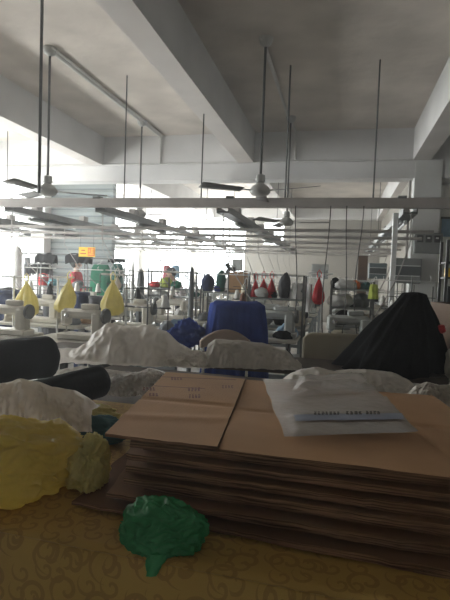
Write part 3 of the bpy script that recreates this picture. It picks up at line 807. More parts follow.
# ------------------------------------------------------------------ draped covers
def drape(c, prof, seed, folds=9, fa=.08, n=144, rows=48, squash=1., rot=0., apex=(0, 0), shape=1.):
    """prof: list of (height above base, radius); c: base centre; apex: xy shift of the top"""
    H_ = prof[0][0]
    def rad(t):
        x = t * (len(prof) - 1); i = min(int(x), len(prof) - 2); f = x - i
        return (prof[i][0] * (1 - f) + prof[i + 1][0] * f, prof[i][1] * (1 - f) + prof[i + 1][1] * f)
    rm = Matrix.Rotation(rot, 3, 'Z')
    mb = MB()
    def fn(u, v):
        a = u * 2 * math.pi; z_, r = rad(v)
        fw = (crz((math.cos(a) * folds * .32, math.sin(a) * folds * .32, v * .9), 1., seed, 2.2) - .6)
        fold = fa * (v ** .7) * (math.sin(folds * a + 2.2 * nz((math.cos(a), math.sin(a), v * .8), 1.3, seed)) * .45 + 1.1 * nz((math.cos(a) * 2.2, math.sin(a) * 2.2, v * 1.5), 1, seed + 3) + 1.6 * fw)
        ca, sa = math.cos(a), math.sin(a)
        if shape != 1.: k = (abs(ca) ** shape + abs(sa) ** shape) ** (-1 / shape)
        else: k = 1
        r2 = r * (1 + fold) * k
        q = rm @ Vector((r2 * ca, r2 * sa * squash, 0))
        ap = rm @ Vector((apex[0], apex[1], 0))
        k2 = (z_ / H_) if H_ else 0
        return Vector(c) + q + ap * k2 + Vector((0, 0, z_ + .02 * nz((ca * 2, sa * 2, v * 3), 1.5, seed) * min(1, v * 4)))
    mb.grid(fn, n, rows, wrap=True)
    mb.f.append(tuple(range(n))[::-1]); mb.mi.append(0)
    return mb
# black covered machine
b0 = P(401, 378, 3.5)
mb = drape((b0.x - .045, b0.y + .05, .785), [(.56, .03), (.545, .085), (.47, .13), (.36, .21), (.22, .29), (.10, .355), (0, .39)], 4.2, 8, .15, squash=.78, rot=YAW + .2, apex=(.135, 0))
single(mb, 'black_cover', M['black_cloth'], 'tall black cloth draped into a peak over a machine, right side', 'cover', smooth=180)

film_cover(44, 208, [(44, 372), (60, 360), (72, 350), (85, 344), (97, 331), (108, 323), (118, 325), (130, 326), (150, 325), (166, 331), (180, 344), (194, 350), (208, 352)], lambda x: 384 - (x - 55) * .02, 3.72, 2.1, front=.42, amp=1.15, fold=9, label= 'large white film cover over machines, left of the blue chair')
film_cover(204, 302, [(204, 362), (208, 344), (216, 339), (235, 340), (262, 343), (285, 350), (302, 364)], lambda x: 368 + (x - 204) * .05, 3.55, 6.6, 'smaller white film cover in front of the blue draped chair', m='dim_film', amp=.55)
# low film between
film_cover(150, 214, [(150, 368), (162, 358), (180, 352), (200, 350), (214, 362)], lambda x: 374, 3.42, 17.2, 'loose white film sagging between the two machine covers', back=.12, front=.1, amp=.6, fold=4)

# ------------------------------------------------------------------ beige board, chair, blue cover
p0 = P(303, 332, 4.0); p1 = P(372, 334, 4.0); pz = P(340, 374, 4.0).z
mb = MB()
def fn(u, v):
    p = p0.lerp(p1, u); q = Vector((p.x, p.y, p0.z + (.45 - p0.z) * v)); cr = .07 * (abs(u - .0) < .08) * 0
    top_round = .05 * max(0, (.14 - u) / .14) ** 2 * (1 - v)
    return q + Vector((0, .015 * nz((u * 5, v * 3, 1), 1), -top_round))
mb.grid(fn, 30, 20)
for v in list(mb.v): pass
o = mb.obj('machine_cover', M['beige_board'], None, 60); sm = o.modifiers.new('solid', 'SOLIDIFY'); sm.thickness = .03
tag(recenter(o), 'plain beige cover standing left of the black draped peak', 'cover')
mb = drape((P(318, 350, 3.75).x, P(318, 350, 3.75).y, .72), [(.20, .02), (.195, .09), (.13, .15), (0, .19)], 21, 7, .1, squash=.6)

ch = P(230, 345, 4.35)
mb = drape((ch.x, ch.y + .24, .28), [(.90, .02), (.895, .20), (.87, .245), (.6, .275), (.3, .30), (0, .31)], 8.8, 12, .11, squash=.7, rot=YAW, shape=4.)
single(mb, 'blue_cover', M['blue_cloth'], 'deep blue cloth draped over a machine behind the beige backed chair', 'cover', smooth=180)
bl = P(186, 330, 4.6)
single(blob((bl.x, bl.y, .785 + .05), 1, 6.6, 5, .5, 1.6, .62, (.19, .14, .14), rot=YAW), 'blue_cover', M['blue_cloth'], 'low blue cloth heap left of the tall blue cover', 'cover', smooth=180)
occ_later = [(ch.x - .4, ch.x + .4, ch.y - .4, ch.y + .5), (bl.x - .3, bl.x + .3, bl.y - .2, bl.y + .2)]
chair = thing('padded_chair', 'chair with beige curved backrest in front of the blue cloth', 'chair', (ch.x, ch.y - .17, 0), YAW)
MB().box((0, -.06, .44), (.40, .38, .05), bev=.015).obj('seat', M['cream_cloth'], chair)
mb = MB()
def fn(u, v):
    a = (u - .5) * 2; w = .215
    z0 = .80 - .02 * a * a; z1 = .94 - .10 * a ** 2
    return (a * w, .12 - .05 * a * a, z0 + (z1 - z0) * v)
mb.grid(fn, 16, 6)
o = mb.obj('backrest', mat('beige_vinyl', (.36, .28, .24), .6, .08, 8), chair, 180); sm = o.modifiers.new('s', 'SOLIDIFY'); sm.thickness = .035
for sgn in (-1, 1):
    MB().tube([(sgn * .19, .12, 0), (sgn * .19, .12, .5), (sgn * .2, .11, .86)], .012).obj('back_leg', M['alu'], chair, 60)
    MB().tube([(sgn * .19, -.23, 0), (sgn * .19, -.22, .43)], .012).obj('front_leg', M['alu'], chair, 60)

# ------------------------------------------------------------------ sewing stations
# local frame: x along the machine, y towards the operator's back side
def sewing_proto(m):
    r = thing('sewing_machine', 'prototype sewing machine on first table', 'sewing machine', (0, 0, .76)); LABELS.discard(r['label'])
    MB().box((0, 0, .03), (.48, .18, .06), bev=.01).obj('bed', M[m], r, 35)
    mb = MB()
    mb.box((.16, 0, .16), (.11, .13, .22), bev=.02); mb.box((.0, 0, .245), (.40, .10, .09), bev=.025); mb.box((-.185, 0, .205), (.085, .11, .17), bev=.025)
    mb.obj('arm', M[m], r, 35)
    MB().tube([(-.185, 0, .13), (-.185, 0, .066)], .007).obj('needle_bar', M['chrome'], r, 60)
    MB().box((-.185, -.01, .07), (.025, .05, .012)).obj('presser_foot', M['chrome'], r)
    rot = Matrix.Rotation(R_(90), 3, 'Y')
    MB().lathe([(.02, 0), (.07, .0), (.075, .015), (.07, .035), (.02, .04)], (.215, 0, .235), 20, rot=rot).obj('handwheel', M['rail'], r, 40)
    MB().lathe([(.02, 0), (.022, .012), (.008, .02)], (-.15, -.05, .225), 12, rot=Matrix.Rotation(R_(90), 3, 'X')).obj('tension_dial', M['chrome'], r, 40)
    MB().box((.06, .01, .315), (.16, .08, .055), bev=.01).obj('control_panel', M[m], r, 35)
    return r
def table_proto():
    r = thing('sewing_table', 'prototype sewing table in first row', 'table', (0, 0, 0)); LABELS.discard(r['label'])
    MB().box((0, 0, .74), (1.12, .56, .035), bev=.008).obj('table_top', M['tabletop'], r, 35)
    for sgn in (-1, 1):
        MB().box((sgn * .45, 0, .37), (.05, .06, .70)).box((sgn * .45, 0, .025), (.05, .50, .05)).obj('leg', M['table_leg'], r)
    MB().box((0, .05, .30), (.90, .04, .05)).obj('cross_brace', M['table_leg'], r)
    MB().box((.12, .04, .60), (.24, .18, .20), bev=.03).obj('motor', M['motor'], r, 35)
    return r
def stand_proto():
    r = thing('thread_stand', 'prototype thread stand', 'thread stand', (0, 0, .7575)); LABELS.discard(r['label'])
    MB().lathe([(.035, 0), (.035, .012), (.014, .02)], n=12).tube([(0, 0, .01), (0, 0, .72)], .008).obj('pole', M['rail'], r, 50)
    MB().tube([(-.24, 0, .32), (.24, 0, .32)], .007, 6).lathe([(.055, .325), (.06, .332)], (-.18, 0, 0), 12).lathe([(.055, .325), (.06, .332)], (.18, 0, 0), 12).obj('spool_tray', M['rail'], r, 50)
    MB().tube([(.21, .0, .0), (.21, 0, .62)], .006, 6).obj('side_pole', M['dark_metal'], r, 50)
    MB().tube([(-.24, 0, .50), (.24, 0, .50)], .005, 6).obj('middle_arm', M['dark_metal'], r, 50)
    MB().tube([(-.26, 0, .67), (.26, 0, .67)], .007, 6).tube([(-.18, 0, .67), (-.18, -.03, .70), (-.18, 0, .72)], .004, 5).tube([(.18, 0, .67), (.18, -.03, .70), (.18, 0, .72)], .004, 5).obj('guide_arm', M['alu'], r, 50)
    return r
def cone_proto(m):
    r = MB().lathe([(.042, 0), (.043, .01), (.026, .115), (.014, .12), (.012, .135)], n=14).obj('thread_cone', M[m], None, 50)
    r['category'] = 'thread cone'; r['group'] = 'thread cones on the stands'; return r
OCC = list(occ_later)
def occ(x0, x1, y0, y1): OCC.append((x0, x1, y0, y1))
def cdepth(p): return (p - CAM).dot(_F)
# ------------------------------------------------------------------ hanging bags
def hang_bag(px, py_top, py_bot, wpx, d, m, label, seed, cat='bag', name='hanging_bag', group='bags hung above the machines', lean=0):
    t = PY(px, py_top, d); d = cdepth(t); b = P(px + lean, py_bot, d); Hh = t.z - b.z; rw = wpx / 2 / FPX * d
    root = thing(name, label, cat, (b.x, b.y, b.z), YAW, group)
    mb = MB()
    def fn(u, v):
        a = u * 2 * math.pi; zz = Hh * (1 - v)
        pr = [(0, .10), (.08, .14), (.25, .42), (.5, .76), (.75, .98), (.9, .93), (1, .55)]
        for (v0, r0), (v1, r1) in zip(pr, pr[1:]):
            if v <= v1: f = (v - v0) / (v1 - v0); rr = r0 + (r1 - r0) * f; break
        pl = 1 + .13 * (1 - v) ** .5 * math.sin(9 * a + 3 * nz((math.cos(a), math.sin(a), v), 1, seed)) + .22 * nz((math.cos(a) * 1.6, math.sin(a) * 1.6, v * 2.5), 1, seed) + .05 * (rid((math.cos(a), math.sin(a), v * 2), 1.6, seed) - .9)
        off = (t - b); k = 1 - v
        loc = Vector((0, 0, 0))
        return Vector((rw * rr * pl * math.cos(a) + ( -lean / FPX * d) * k, rw * rr * pl * math.sin(a) * .8, zz + .01 * nz((math.cos(a) * 2, math.sin(a) * 2, 4), 1, seed) * v))
    mb.grid(fn, 40, 30, wrap=True); mb.f.append(tuple(range(29 * 40 + 40, 31 * 40))[::1]); mb.mi.append(0)
    mb.obj('bag_body', M[m], root, 180)
    lx = -lean / FPX * d
    MB().tube([(lx - .02, 0, Hh - .01), (lx - .025, 0, Hh + .05), (lx, 0, Hh + .085), (lx + .025, 0, Hh + .05), (lx + .02, 0, Hh - .01)], .006, 6).obj('bag_handle', M[m], root, 60)
    return root
def stand_at(px, py_top, d, label, arm_px, z_arm=None, cat='rack', twoleg=False):
    """tall floor stand with a horizontal arm, from which the bags hang"""
    t = PY(px, py_top, d); d = cdepth(t); occ(t.x - .17, t.x + .17, t.y - .17, t.y + .17); root = thing('hanging_stand', label, cat, (t.x, t.y, 0), 0, 'hanging stands among the machines')
    MB().tube([(0, 0, .02), (0, 0, t.z)], .011).obj('pole', M['alu'], root, 50)
    MB().lathe([(.16, 0), (.16, .015), (.03, .03)], n=16).obj('base', M['dark_metal'], root, 50)
    MB().tube([(arm_px[0] / FPX * d, 0, t.z - .01), (arm_px[1] / FPX * d, 0, t.z - .01)], .010).obj('arm', M['alu'], root, 50)
    return root
stand_at(14, 276, 4.76, 'metal stand with arm holding the leftmost yellow bag', (-14, 14))
stand_at(58, 276, 4.76, 'metal stand with arm holding the middle yellow bag', (-6, 18))
stand_at(127, 274, 4.76, 'metal stand with arm holding the rightmost yellow bag', (-28, 6))
hang_bag(26, 281, 316, 25, 4.74, 'yellow_film2', 'yellow plastic bag hanging at far left before the windows', 1.1)
hang_bag(69, 279, 312, 22, 4.74, 'yellow_film2', 'yellow plastic bag hanging below the yellow sign', 2.2, lean=-5)
hang_bag(112, 280, 315, 23, 4.74, 'yellow_film2', 'yellow plastic bag hanging in front of the green cloth', 3.3)
hang_bag(117, 276, 289, 8, 4.78, 'white_film', 'little white plastic bag hanging behind the rightmost yellow bag', 4.3)

# racks carrying cloth and hung things
def rack(px0, px1, d, shelves, label, depth=.42, top=None):
    a, b = PY(px0, 285, d), PY(px1, 285, d); w = (Vector((b.x, b.y)) - Vector((a.x, a.y))).length
    zt = top or shelves[-1]; occ(a.x, b.x, a.y - depth / 2, a.y + depth / 2)
    root = thing('shelf_rack', label, 'rack', ((a.x + b.x) / 2, (a.y + b.y) / 2, 0), math.atan2(b.y - a.y, b.x - a.x), 'metal racks between the machines')
    for sx2 in (-1, 1):
        for sy2 in (-1, 1):
            MB().box((sx2 * (w / 2 - .012), sy2 * (depth / 2 - .012), zt / 2), (.024, .024, zt)).obj('post', M['rail'], root)
    for z_ in shelves: MB().box((0, 0, z_ - .01), (w - .05, depth - .05, .02)).obj('shelf', M['panel'], root)
    if top: MB().tube([(-w / 2, 0, top), (w / 2, 0, top)], .012).obj('top_rail', M['alu'], root, 50)
    return root
def shelf_z(py, d, px=225): return P(px, py, d).z
RK = {}; RKX = {'A': (30, 90, 7.32), 'B': (140, 203, 7.32), 'C': (203.1, 250, 7.32), 'D': (250, 308, 6.04), 'E': (325, 376, 6.04)}
def mkrack(key, px0, px1, d, pys, label, top_py=None):
    zs = [.45] + [PY((px0 + px1) / 2, y, d).z for y in pys]; tz = PY((px0 + px1) / 2, top_py, d).z if top_py else None
    rack(px0, px1, d, zs, label, top=tz); RK[key] = zs
mkrack('A', 32, 86, 7.32, (301, 286), 'metal rack under the red basket near left windows')
mkrack('B', 146, 201, 7.32, (296, 288), 'metal rack with bright cloth piles before the far windows', 272)
mkrack('C', 204, 249, 7.32, (292,), 'metal rack holding the brown box and dark bundle', 286)
mkrack('D', 251, 306, 6.04, (325, 298), 'metal rack with red bags on its top rail', 275)
mkrack('E', 331, 374, 6.04, (325, 307, 289), 'metal rack with orange bundle near the right wall', 281)

def pile(px, py_base, wpx, hpx, d, m, label, seed, name='cloth_bundle', cat='cloth', group='cloth bundles on the racks'):
    yy = {7: 7.32, 6: 6.04}[int(d)] if d > 6.6 or d < 6.3 else 6.04
    if d > 6.65: yy = 7.32
    b = PY(px, py_base, yy); d = cdepth(b); r = wpx / 2 / FPX * d; h = hpx / FPX * d
    key = [k for k, (q0, q1, qy) in RKX.items() if q0 <= px <= q1 and qy == yy][0]
    zz = min(RK[key], key=lambda q: abs(q - b.z)); b.z = zz
    mb = blob((b.x, b.y, b.z + h * .42), 1, seed, 4, .22, 1.6, b.z - .002, (r, min(r, .16), h * .6), rot=0)
    return single(mb, name, M[m], label, cat, group, smooth=180)
pile(62, 301, 34, 8, 7.6, 'navy', 'wide navy cloth bundle on the rack near left windows', 1)
pile(42, 301, 12, 6, 7.5, 'navy', 'small navy bundle under the red basket', 2)
pile(53, 286, 11, 7, 7.5, 'cyan', 'small cyan bundle right of the red basket', 3)
pile(78, 286, 11, 6, 7.6, 'grey_cloth', 'grey bundle beside the person in red', 4)
pile(155, 288, 14, 6, 7.2, 'red', 'small red bundle on rack before the bright windows', 5)
pile(166, 288, 13, 11, 7.2, 'lime', 'lime yellow bundle on rack before the bright windows', 6)
pile(176, 288, 11, 7, 7.1, 'green_cloth', 'bright green bundle on rack before the bright windows', 7)
pile(194, 296, 12, 5, 7.1, 'dgreen_cloth', 'dark green bundle on the lower shelf of the windows rack', 8)
pile(160, 296, 18, 5, 7.2, 'white_cloth', 'white bundle on the lower shelf of the windows rack', 9)
pile(208, 292, 13, 17, 6.9, 'navy', 'dark blue round bundle on rack left of the brown box', 10)
pile(221, 292, 10, 22, 7.0, 'dgreen_cloth', 'tall dark green bundle on rack beside the brown box', 11)
pile(218, 292, 9, 7, 6.75, 'blue_cloth', 'small bright blue bundle in front of the green one', 12)
pile(229, 292, 9, 18, 6.9, 'white_cloth', 'white bundle squeezed against the brown box', 13)
pile(262, 298, 16, 9, 6.6, 'white_cloth', 'white bundle under the red bags', 14)
pile(284, 298, 12, 24, 6.6, 'motor', 'black bundle behind white garment, right of the red bags', 15)
pile(293, 298, 9, 10, 6.5, 'thread_w', 'pale bundle on rack below the white garment', 16)
pile(345, 289, 24, 9, 6.2, 'white_cloth', 'white cloth heap left of the orange bundle', 17)
pile(356, 289, 8, 9, 6.15, 'orange', 'bright orange bundle on top of the right rack', 18)
pile(340, 307, 26, 13, 6.2, 'white_cloth', 'large white bundle on the lower shelf of right rack', 19)
pile(360, 307, 18, 14, 6.2, 'grey_cloth', 'grey bundle on the lower shelf of right rack', 20)

for (px_, pb_, w_, h_, m_, lab_, sd_) in ((300, 298, 9, 12, 'grey_cloth', 'grey bundle at the right end of the red bags rack', 41), (273, 298, 9, 8, 'black_cloth', 'black bundle under the third red bag', 42),
        (335, 289, 9, 10, 'black_cloth', 'black bundle left of the white heap on the right rack', 43), (366, 289, 10, 8, 'teal', 'dark teal bundle right of the orange bundle', 44),
        (351, 307, 10, 8, 'black_cloth', 'black bundle in the middle of the right rack lower shelf', 45)):
    pile(px_, pb_, w_, h_, 6.3, m_, lab_, sd_)
for (px_, y_, w_, h_, m_, lab_, sd_) in ((262, 325, 20, 14, 'grey_cloth', 'grey bundle low on the red bags rack, left end', 51), (281, 325, 16, 12, 'black_cloth', 'black bundle low on the red bags rack, middle', 52), (298, 325, 14, 15, 'cream_cloth', 'cream bundle low on the red bags rack, right end', 53),
        (342, 325, 16, 14, 'black_cloth', 'black bundle on the bottom shelf of the right rack', 54), (361, 325, 16, 12, 'cream_cloth', 'cream bundle on the bottom shelf of the right rack', 55)):
    pile(px_, y_, w_, h_, 6.3, m_, lab_, sd_)
def bin_(px, py_top, wpx, Y, m, label):
    t = PY(px, py_top, Y); r = wpx / 2 / FPX * cdepth(t); occ(t.x - r, t.x + r, Y - .2, Y + .2)
    root = thing('cloth_bin', label, 'bin', (t.x, Y, 0), group='dark bins between the left lines')
    MB().lathe([(r * .82, 0), (r * .86, .05), (r, t.z - .03), (r * .93, t.z - .02), (r * .8, .08)], n=24).obj('bin_body', M[m], root, 40)
    mb = MB(); mb.lathe([(r, t.z - .045), (r * 1.05, t.z - .04), (r * 1.05, t.z - .005), (r, t.z)], n=24); mb.obj('rim', M[m], root, 40)
    blob((0, 0, t.z - .04), r * .85, px, 4, .4, 1.6, None, (1, 1, .45)).obj('contents', M['motor'] if m != 'motor' else M['navy'], root, 180)
bin_(52, 300, 17, 6.04, 'motor', 'dark round bin between the two left yellow bags')
bin_(8, 290, 24, 6.04, 'navy', 'navy round bin at the left edge behind the sewing machines')
bin_(82, 292, 15, 6.04, 'navy', 'navy round bin right of the middle yellow bag')
bin_(96, 296, 14, 6.04, 'motor', 'dark round bin left of the rightmost yellow bag')
# brown box, grey box, desk fan on rack C
def carton_box(px, py_base, wpx, hpx, d, label, m='brown', dep=.3, name='cardboard_box', cat='box'):
    b = PY(px, py_base, 7.32); b.z = RK['C'][-1]; d = cdepth(b); w = wpx / FPX * d; h = hpx / FPX * d
    root = thing(name, label, cat, (b.x, b.y, b.z), 0)
    MB().box((0, 0, h / 2), (w, dep, h), bev=.004).obj('box_body', M[m], root)
    for sgn in (-1, 1):
        MB().box((sgn * w * .3, 0, h + .012), (w * .42, dep, .006), ry=sgn * -.25).obj('flap', M[m], root)
    return root
carton_box(238, 292, 15, 20, 6.95, 'brown cardboard box on the rack above the blue cloth')
def desk_fan(px, py, d, label):
    c = PY(px, py, 7.25); b = PY(px, 292, 7.25); b.z = RK['C'][-1]; h = c.z - b.z
    root = thing('desk_fan', label, 'fan', (c.x, c.y, b.z), YAW)
    MB().lathe([(.09, 0), (.09, .015), (.02, .03)], n=16).tube([(0, 0, .02), (0, 0, h - .05)], .011).obj('base', M['dark_metal'], root, 50)
    rot = Matrix.Rotation(R_(90), 3, 'X')
    mb = MB()
    for rr in (.03, .06, .09, .105):
        pts = [(rr * math.cos(a * math.pi / 12), -.05 + .03 * (rr / .105) ** 2, h + rr * math.sin(a * math.pi / 12)) for a in range(25)]
        mb.tube(pts, .003, 4, cap=False)
    mb.obj('grille', M['dark_metal'], root)
    mb = MB()
    for k in range(3):
        a = k * 2.094; mb.box((.05 * math.cos(a), -.01, h + .05 * math.sin(a)), (.09, .006, .06), ry=-a)
    mb.obj('blade', M['motor'], root)
    MB().lathe([(.03, 0), (.035, .05), (.02, .08)], (0, .06, h), 12, rot=rot).obj('motor', M['dark_metal'], root, 50)
desk_fan(229.5, 269, 6.75, 'round dark desk fan standing above the green bundle')

# hanging garments
def garment(px, py0, py1, wpx, d, m, label, seed, group='garments hung above the machines', m2=None):
    t = PY(px, py0, d); b = PY(px, py1, d); h = t.z - b.z - .05; d = cdepth(t); w = wpx / FPX * d
    root = thing('hanging_garment', label, 'garment', (t.x, t.y, b.z), YAW, group)
    mb = MB()
    def fn(u, v):
        a = u * 2 * math.pi; sh = min(1, (v + .12) / .22) ** .7
        wd = w / 2 * (.35 + .65 * sh) * (.82 + .18 * v)
        th = .05 + .03 * v
        f = 1 + .12 * v * math.sin(6 * a + seed)
        return (wd * math.cos(a) * f, th * math.sin(a) * f + .02 * nz((u * 5, v * 3, seed)), h * (1 - v))
    mb.grid(fn, 32, 16, wrap=True); mb.obj('cloth', M[m], root, 180)
    MB().tube([(-w * .3, 0, h - .02), (0, 0, h + .03), (0, 0, h + .07), (.02, 0, h + .09), (.03, 0, h + .07)], .004, 5).obj('hanger', M['alu'], root)
    if m2: MB().box((w * .05, -.10, h * .5), (w * .12, .01, h * .7)).obj('stripe', M[m2], root)
    return root
def hung_rail(px0, px1, py, d, label):
    a, b = PY(px0, py, d), PY(px1, py, d); zr = PY((px0 + px1) / 2, py, d).z; occ(a.x - .05, b.x + .05, a.y - .2, a.y + .2)
    root = thing('garment_rail', label, 'rail', ((a.x + b.x) / 2, (a.y + b.y) / 2, 0), math.atan2(b.y - a.y, b.x - a.x), 'garment rails on two poles')
    w = (Vector((b.x - a.x, b.y - a.y, 0))).length
    MB().tube([(-w / 2, 0, zr), (w / 2, 0, zr)], .012).obj('rail', M['rail'], root, 50)
    for s_ in (-1, 1):
        MB().tube([(s_ * w / 2, 0, .02), (s_ * w / 2, 0, zr)], .012).obj('pole', M['rail'], root, 50)
        MB().box((s_ * w / 2, 0, .012), (.05, .4, .024)).obj('foot', M['dark_metal'], root)
    return root
hung_rail(87.5, 130, 259, 8.60, 'garment rail carrying the green cloths')
hung_rail(20, 85, 254, 8.60, 'garment rail carrying the black cloths by left windows')
hung_rail(158, 186, 261, 9.88, 'garment rail carrying pink and pale blue garments')
garment(101, 262, 303, 22, 8.60, 'green_cloth', 'broad bright green cloth hanging left of the far windows', 1.)
garment(118, 261, 303, 13, 8.60, 'dgreen_cloth', 'narrow darker green cloth hanging right of the bright green one', 2.)
garment(167, 263, 279, 8, 9.88, 'pink_cloth', 'pink garment hanging against the far bright windows', 3.)
garment(176, 263, 278, 9, 9.88, 'pblue_cloth', 'pale blue garment hanging against the far bright windows', 4.)
garment(27, 255, 276, 7, 8.60, 'grey_cloth', 'grey garment hanging above the leftmost yellow bag', 5.)
garment(245, 281, 306, 8, 6.04, 'cream_cloth', 'cream garment with dark stripe hanging above blue cloth', 6., m2='motor')
garment(298, 279, 301, 13, 6.04, 'white_cloth', 'white garment hanging between red bags', 7.)
garment(310, 280, 312, 6, 6.04, 'white_cloth', 'narrow white garment just left of the lone red bag', 8.)
garment(374, 280, 299, 9, 5.85, 'lime', 'yellow green garment hanging near the white post', 9.)
def black_drape(px, py, wpx, hpx, d, label, seed):
    t = PY(px, py, d); d = cdepth(t); w = wpx / FPX * d; h = hpx / FPX * d
    mb = MB()
    def fn(u, v):
        x = (u - .5) * w * (1 + .25 * math.sin(v * 3)); s_ = (v - .5) * 2
        drop = h * (abs(s_) ** 1.3) + .25 * h * (2 * (u - .5)) ** 2 + .03 * nz((u * 5, v * 3, seed))
        q = Vector((x, s_ * .10 + .02 * math.sin(u * 14 + seed), -drop))
        return Vector((t.x, t.y, t.z + .014)) + q
    mb.grid(fn, 24, 16)
    return single(mb, 'black_cloth', M['black_cloth'], label, 'cloth', 'black cloths draped over the rail', smooth=180)
black_drape(39, 264, 22, 10, 8.15, 'lower black cloth draped above the red basket', 1)
black_drape(46, 254, 20, 9, 8.60, 'upper black cloth draped beside the white window pillar', 2)
black_drape(79, 254, 24, 9, 8.60, 'black cloth draped just under the yellow sign', 3)
black_drape(117, 259, 14, 4, 8.60, 'small black cloth draped over the green cloths rail', 4)
hung_rail(28, 50, 264, 8.15, 'short lower rail holding one black cloth') 

# red bags
hang_bag(255, 279, 299, 9, 6.04, 'red_film', 'red plastic bag, first from left on the middle rack', 5.5)
hang_bag(263, 278, 297, 9, 6.10, 'red_film', 'red plastic bag, second from left on the middle rack', 6.5)
hang_bag(271, 278, 298, 9, 6.04, 'red_film', 'red plastic bag, third from left on the middle rack', 7.5)
hang_bag(318, 277, 304, 12, 6.0, 'red_film', 'lone bigger red plastic bag near the orange bundle', 8.5)
stand_at(323, 273, 6.04, 'metal stand with arm holding the lone red bag', (-14, 10))

# red basket
c = PY(43, 286, 7.32); c.z = RK['A'][-1]; root = thing('plastic_basket', 'red plastic basket on the rack near left windows', 'basket', (c.x, c.y, c.z), YAW)
mb = MB(); mb.lathe([(.07, 0), (.09, .13), (.095, .14), (.085, .14), (.065, .01)], n=20); mb.obj('basket_body', M['red'], root, 40)
for k in (-1, 1): MB().tube([(k * .09, 0, .13), (k * .07, 0, .18), (0, 0, .20), (-k * .0, 0, .20)], .006).obj('handle', M['red'], root)
# wrapped poles
def wrapped_pole(px, py0, py1, wpx, d, m, label):
    t = PY(px, py0, d); d = cdepth(t); r = wpx / 2 / FPX * d; occ(t.x - r, t.x + r, t.y - r, t.y + r)
    mb = MB(); zb = 0
    pr = [(r * .9, 0), (r, .3), (r * 1.1, t.z * .6), (r, t.z - .12), (r * .7, t.z - .03), (r * .3, t.z)]
    mb.lathe(pr, (t.x, t.y, 0), 16)
    return single(mb, 'wrapped_pole', M[m], label, 'pole', 'cloth wrapped poles', smooth=50)
wrapped_pole(141, 269, 305, 7, 6.04, 'grey_cloth', 'grey cloth wrapped pole left of the bright windows rack')
wrapped_pole(192, 267, 290, 5, 6.04, 'grey_cloth', 'grey cloth wrapped pole right of the pale blue garment')
wrapped_pole(17.5, 246, 315, 9, 7.32, 'white_cloth', 'white cloth wrapped pole before the left windows')
wrapped_pole(133, 262, 305, 3, 6.04, 'alu', 'slim white pole standing before the far windows')
# white post at right
p = P(391, 235, 5.8); occ(p.x - .05, p.x + .05, YBAR, YBAR + .1)
single(MB().box((p.x, YBAR + .05, (ZB - .10) / 2), (.055, .05, ZB - .10), bev=.004), 'rail_post', M['tube'], 'white square post holding up the rail near the right wall', 'post')
p = PY(363, 256, 9.0); occ(p.x - .1, p.x + .1, 8.9, 9.1)
single(MB().box((p.x, 9.0, p.z / 2), (.16, .16, p.z)), 'brown_post', M['wood'], 'dark brown square post behind the orange bundle', 'post')

# ------------------------------------------------------------------ sign
a, b = PY(79, 247, 8.0), PY(95, 257, 8.0)
c = (a + b) / 2; w = (b.x - a.x); h = a.z - b.z
sg = thing('group_sign', 'yellow and orange sign with characters hanging over the left lines', 'sign', (c.x, 8.0, b.z))
MB().box((-w * .0, 0, h / 2), (w, .012, h)).obj('sign_board', M['sign_y'], sg)
MB().box((w * .27, -.008, h / 2), (w * .40, .006, h * .84)).obj('orange_field', M['sign_o'], sg)
mb = MB()
for (x, z_, wd) in ((-.22, .66, .22), (-.22, .32, .34)): mb.box((x * w, -.009, z_ * h), (wd * w, .006, .10 * h))
mb.obj('left_character', M['sign_r'], sg)
mb = MB()
for (x, z_, wd, hh, ry) in ((.17, .70, .10, .06, .8), (.16, .55, .10, .06, .8), (.17, .30, .12, .06, -.3), (.34, .80, .14, .06, 0), (.34, .62, .14, .05, 0), (.34, .44, .14, .05, 0), (.32, .24, .24, .06, 0)):
    mb.box((x * w, -.012, z_ * h), (wd * w, .006, hh * h * 1.2), ry=ry)
for x in (.28, .40): mb.box((x * w, -.012, .52 * h), (.03 * w, .006, .58 * h))
mb.obj('right_character', M['sign_y'], sg)
for s_ in (-.4, .4): MB().tube([(s_ * w, 0, h), (s_ * w, 0, ZB - .10 - b.z)], .003, 5).obj('string', M['dark_metal'], sg)

# ------------------------------------------------------------------ electrical boxes at right
def wallbox(px0, py0, px1, py1, Y, label, m, kind):
    a, b = PY(px0, py0, Y), PY(px1, py1, Y); w = b.x - a.x; h = a.z - b.z
    root = thing('mounted_electrical_box', label, 'electrical box', ((a.x + b.x) / 2, Y, b.z), group='electrical boxes on the right')
    dpt_ = .16
    MB().box((0, 0, h / 2), (w, dpt_, h), bev=.01).obj('case', M[m], root)
    if kind == 'meters':
        for k in (-1, 0, 1):
            f = MB().box((k * w * .3, -dpt_ / 2 - .006, h * .70), (w * .22, .014, h * .34), bev=.004).obj('meter_window', M['darkglass'], root)
            MB().box((k * w * .3, -dpt_ / 2 - .014, h * .74), (w * .10, .004, h * .08)).obj('meter_dial', M['alu'], f)
        MB().box((0, -dpt_ / 2 - .004, h * .24), (w * .92, .01, h * .34), bev=.003).obj('lower_cover', M['panel'], root)
    elif kind == 'louvre':
        for z_ in (.30, .70):
            MB().box((0, -dpt_ / 2 - .008, h * z_), (w * .9, .014, h * .03)).obj('trim_strip', M['alu'], root)
        MB().box((0, -dpt_ / 2 - .005, h * .5), (w * .94, .01, h * .35), bev=.002).obj('door', M['panel_d'], root)
    elif kind == 'plain':
        MB().box((0, -dpt_ / 2 - .005, h * .5), (w * .9, .01, h * .88), bev=.002).obj('door', M[m], root)
        MB().box((w * .38, -dpt_ / 2 - .014, h * .5), (.02, .012, .05)).obj('handle', M['chrome'], root)
    return root
wallbox(414, 233, 441, 254, 8.12, 'grey meter box with three dark windows on right wall', 'panel', 'meters')
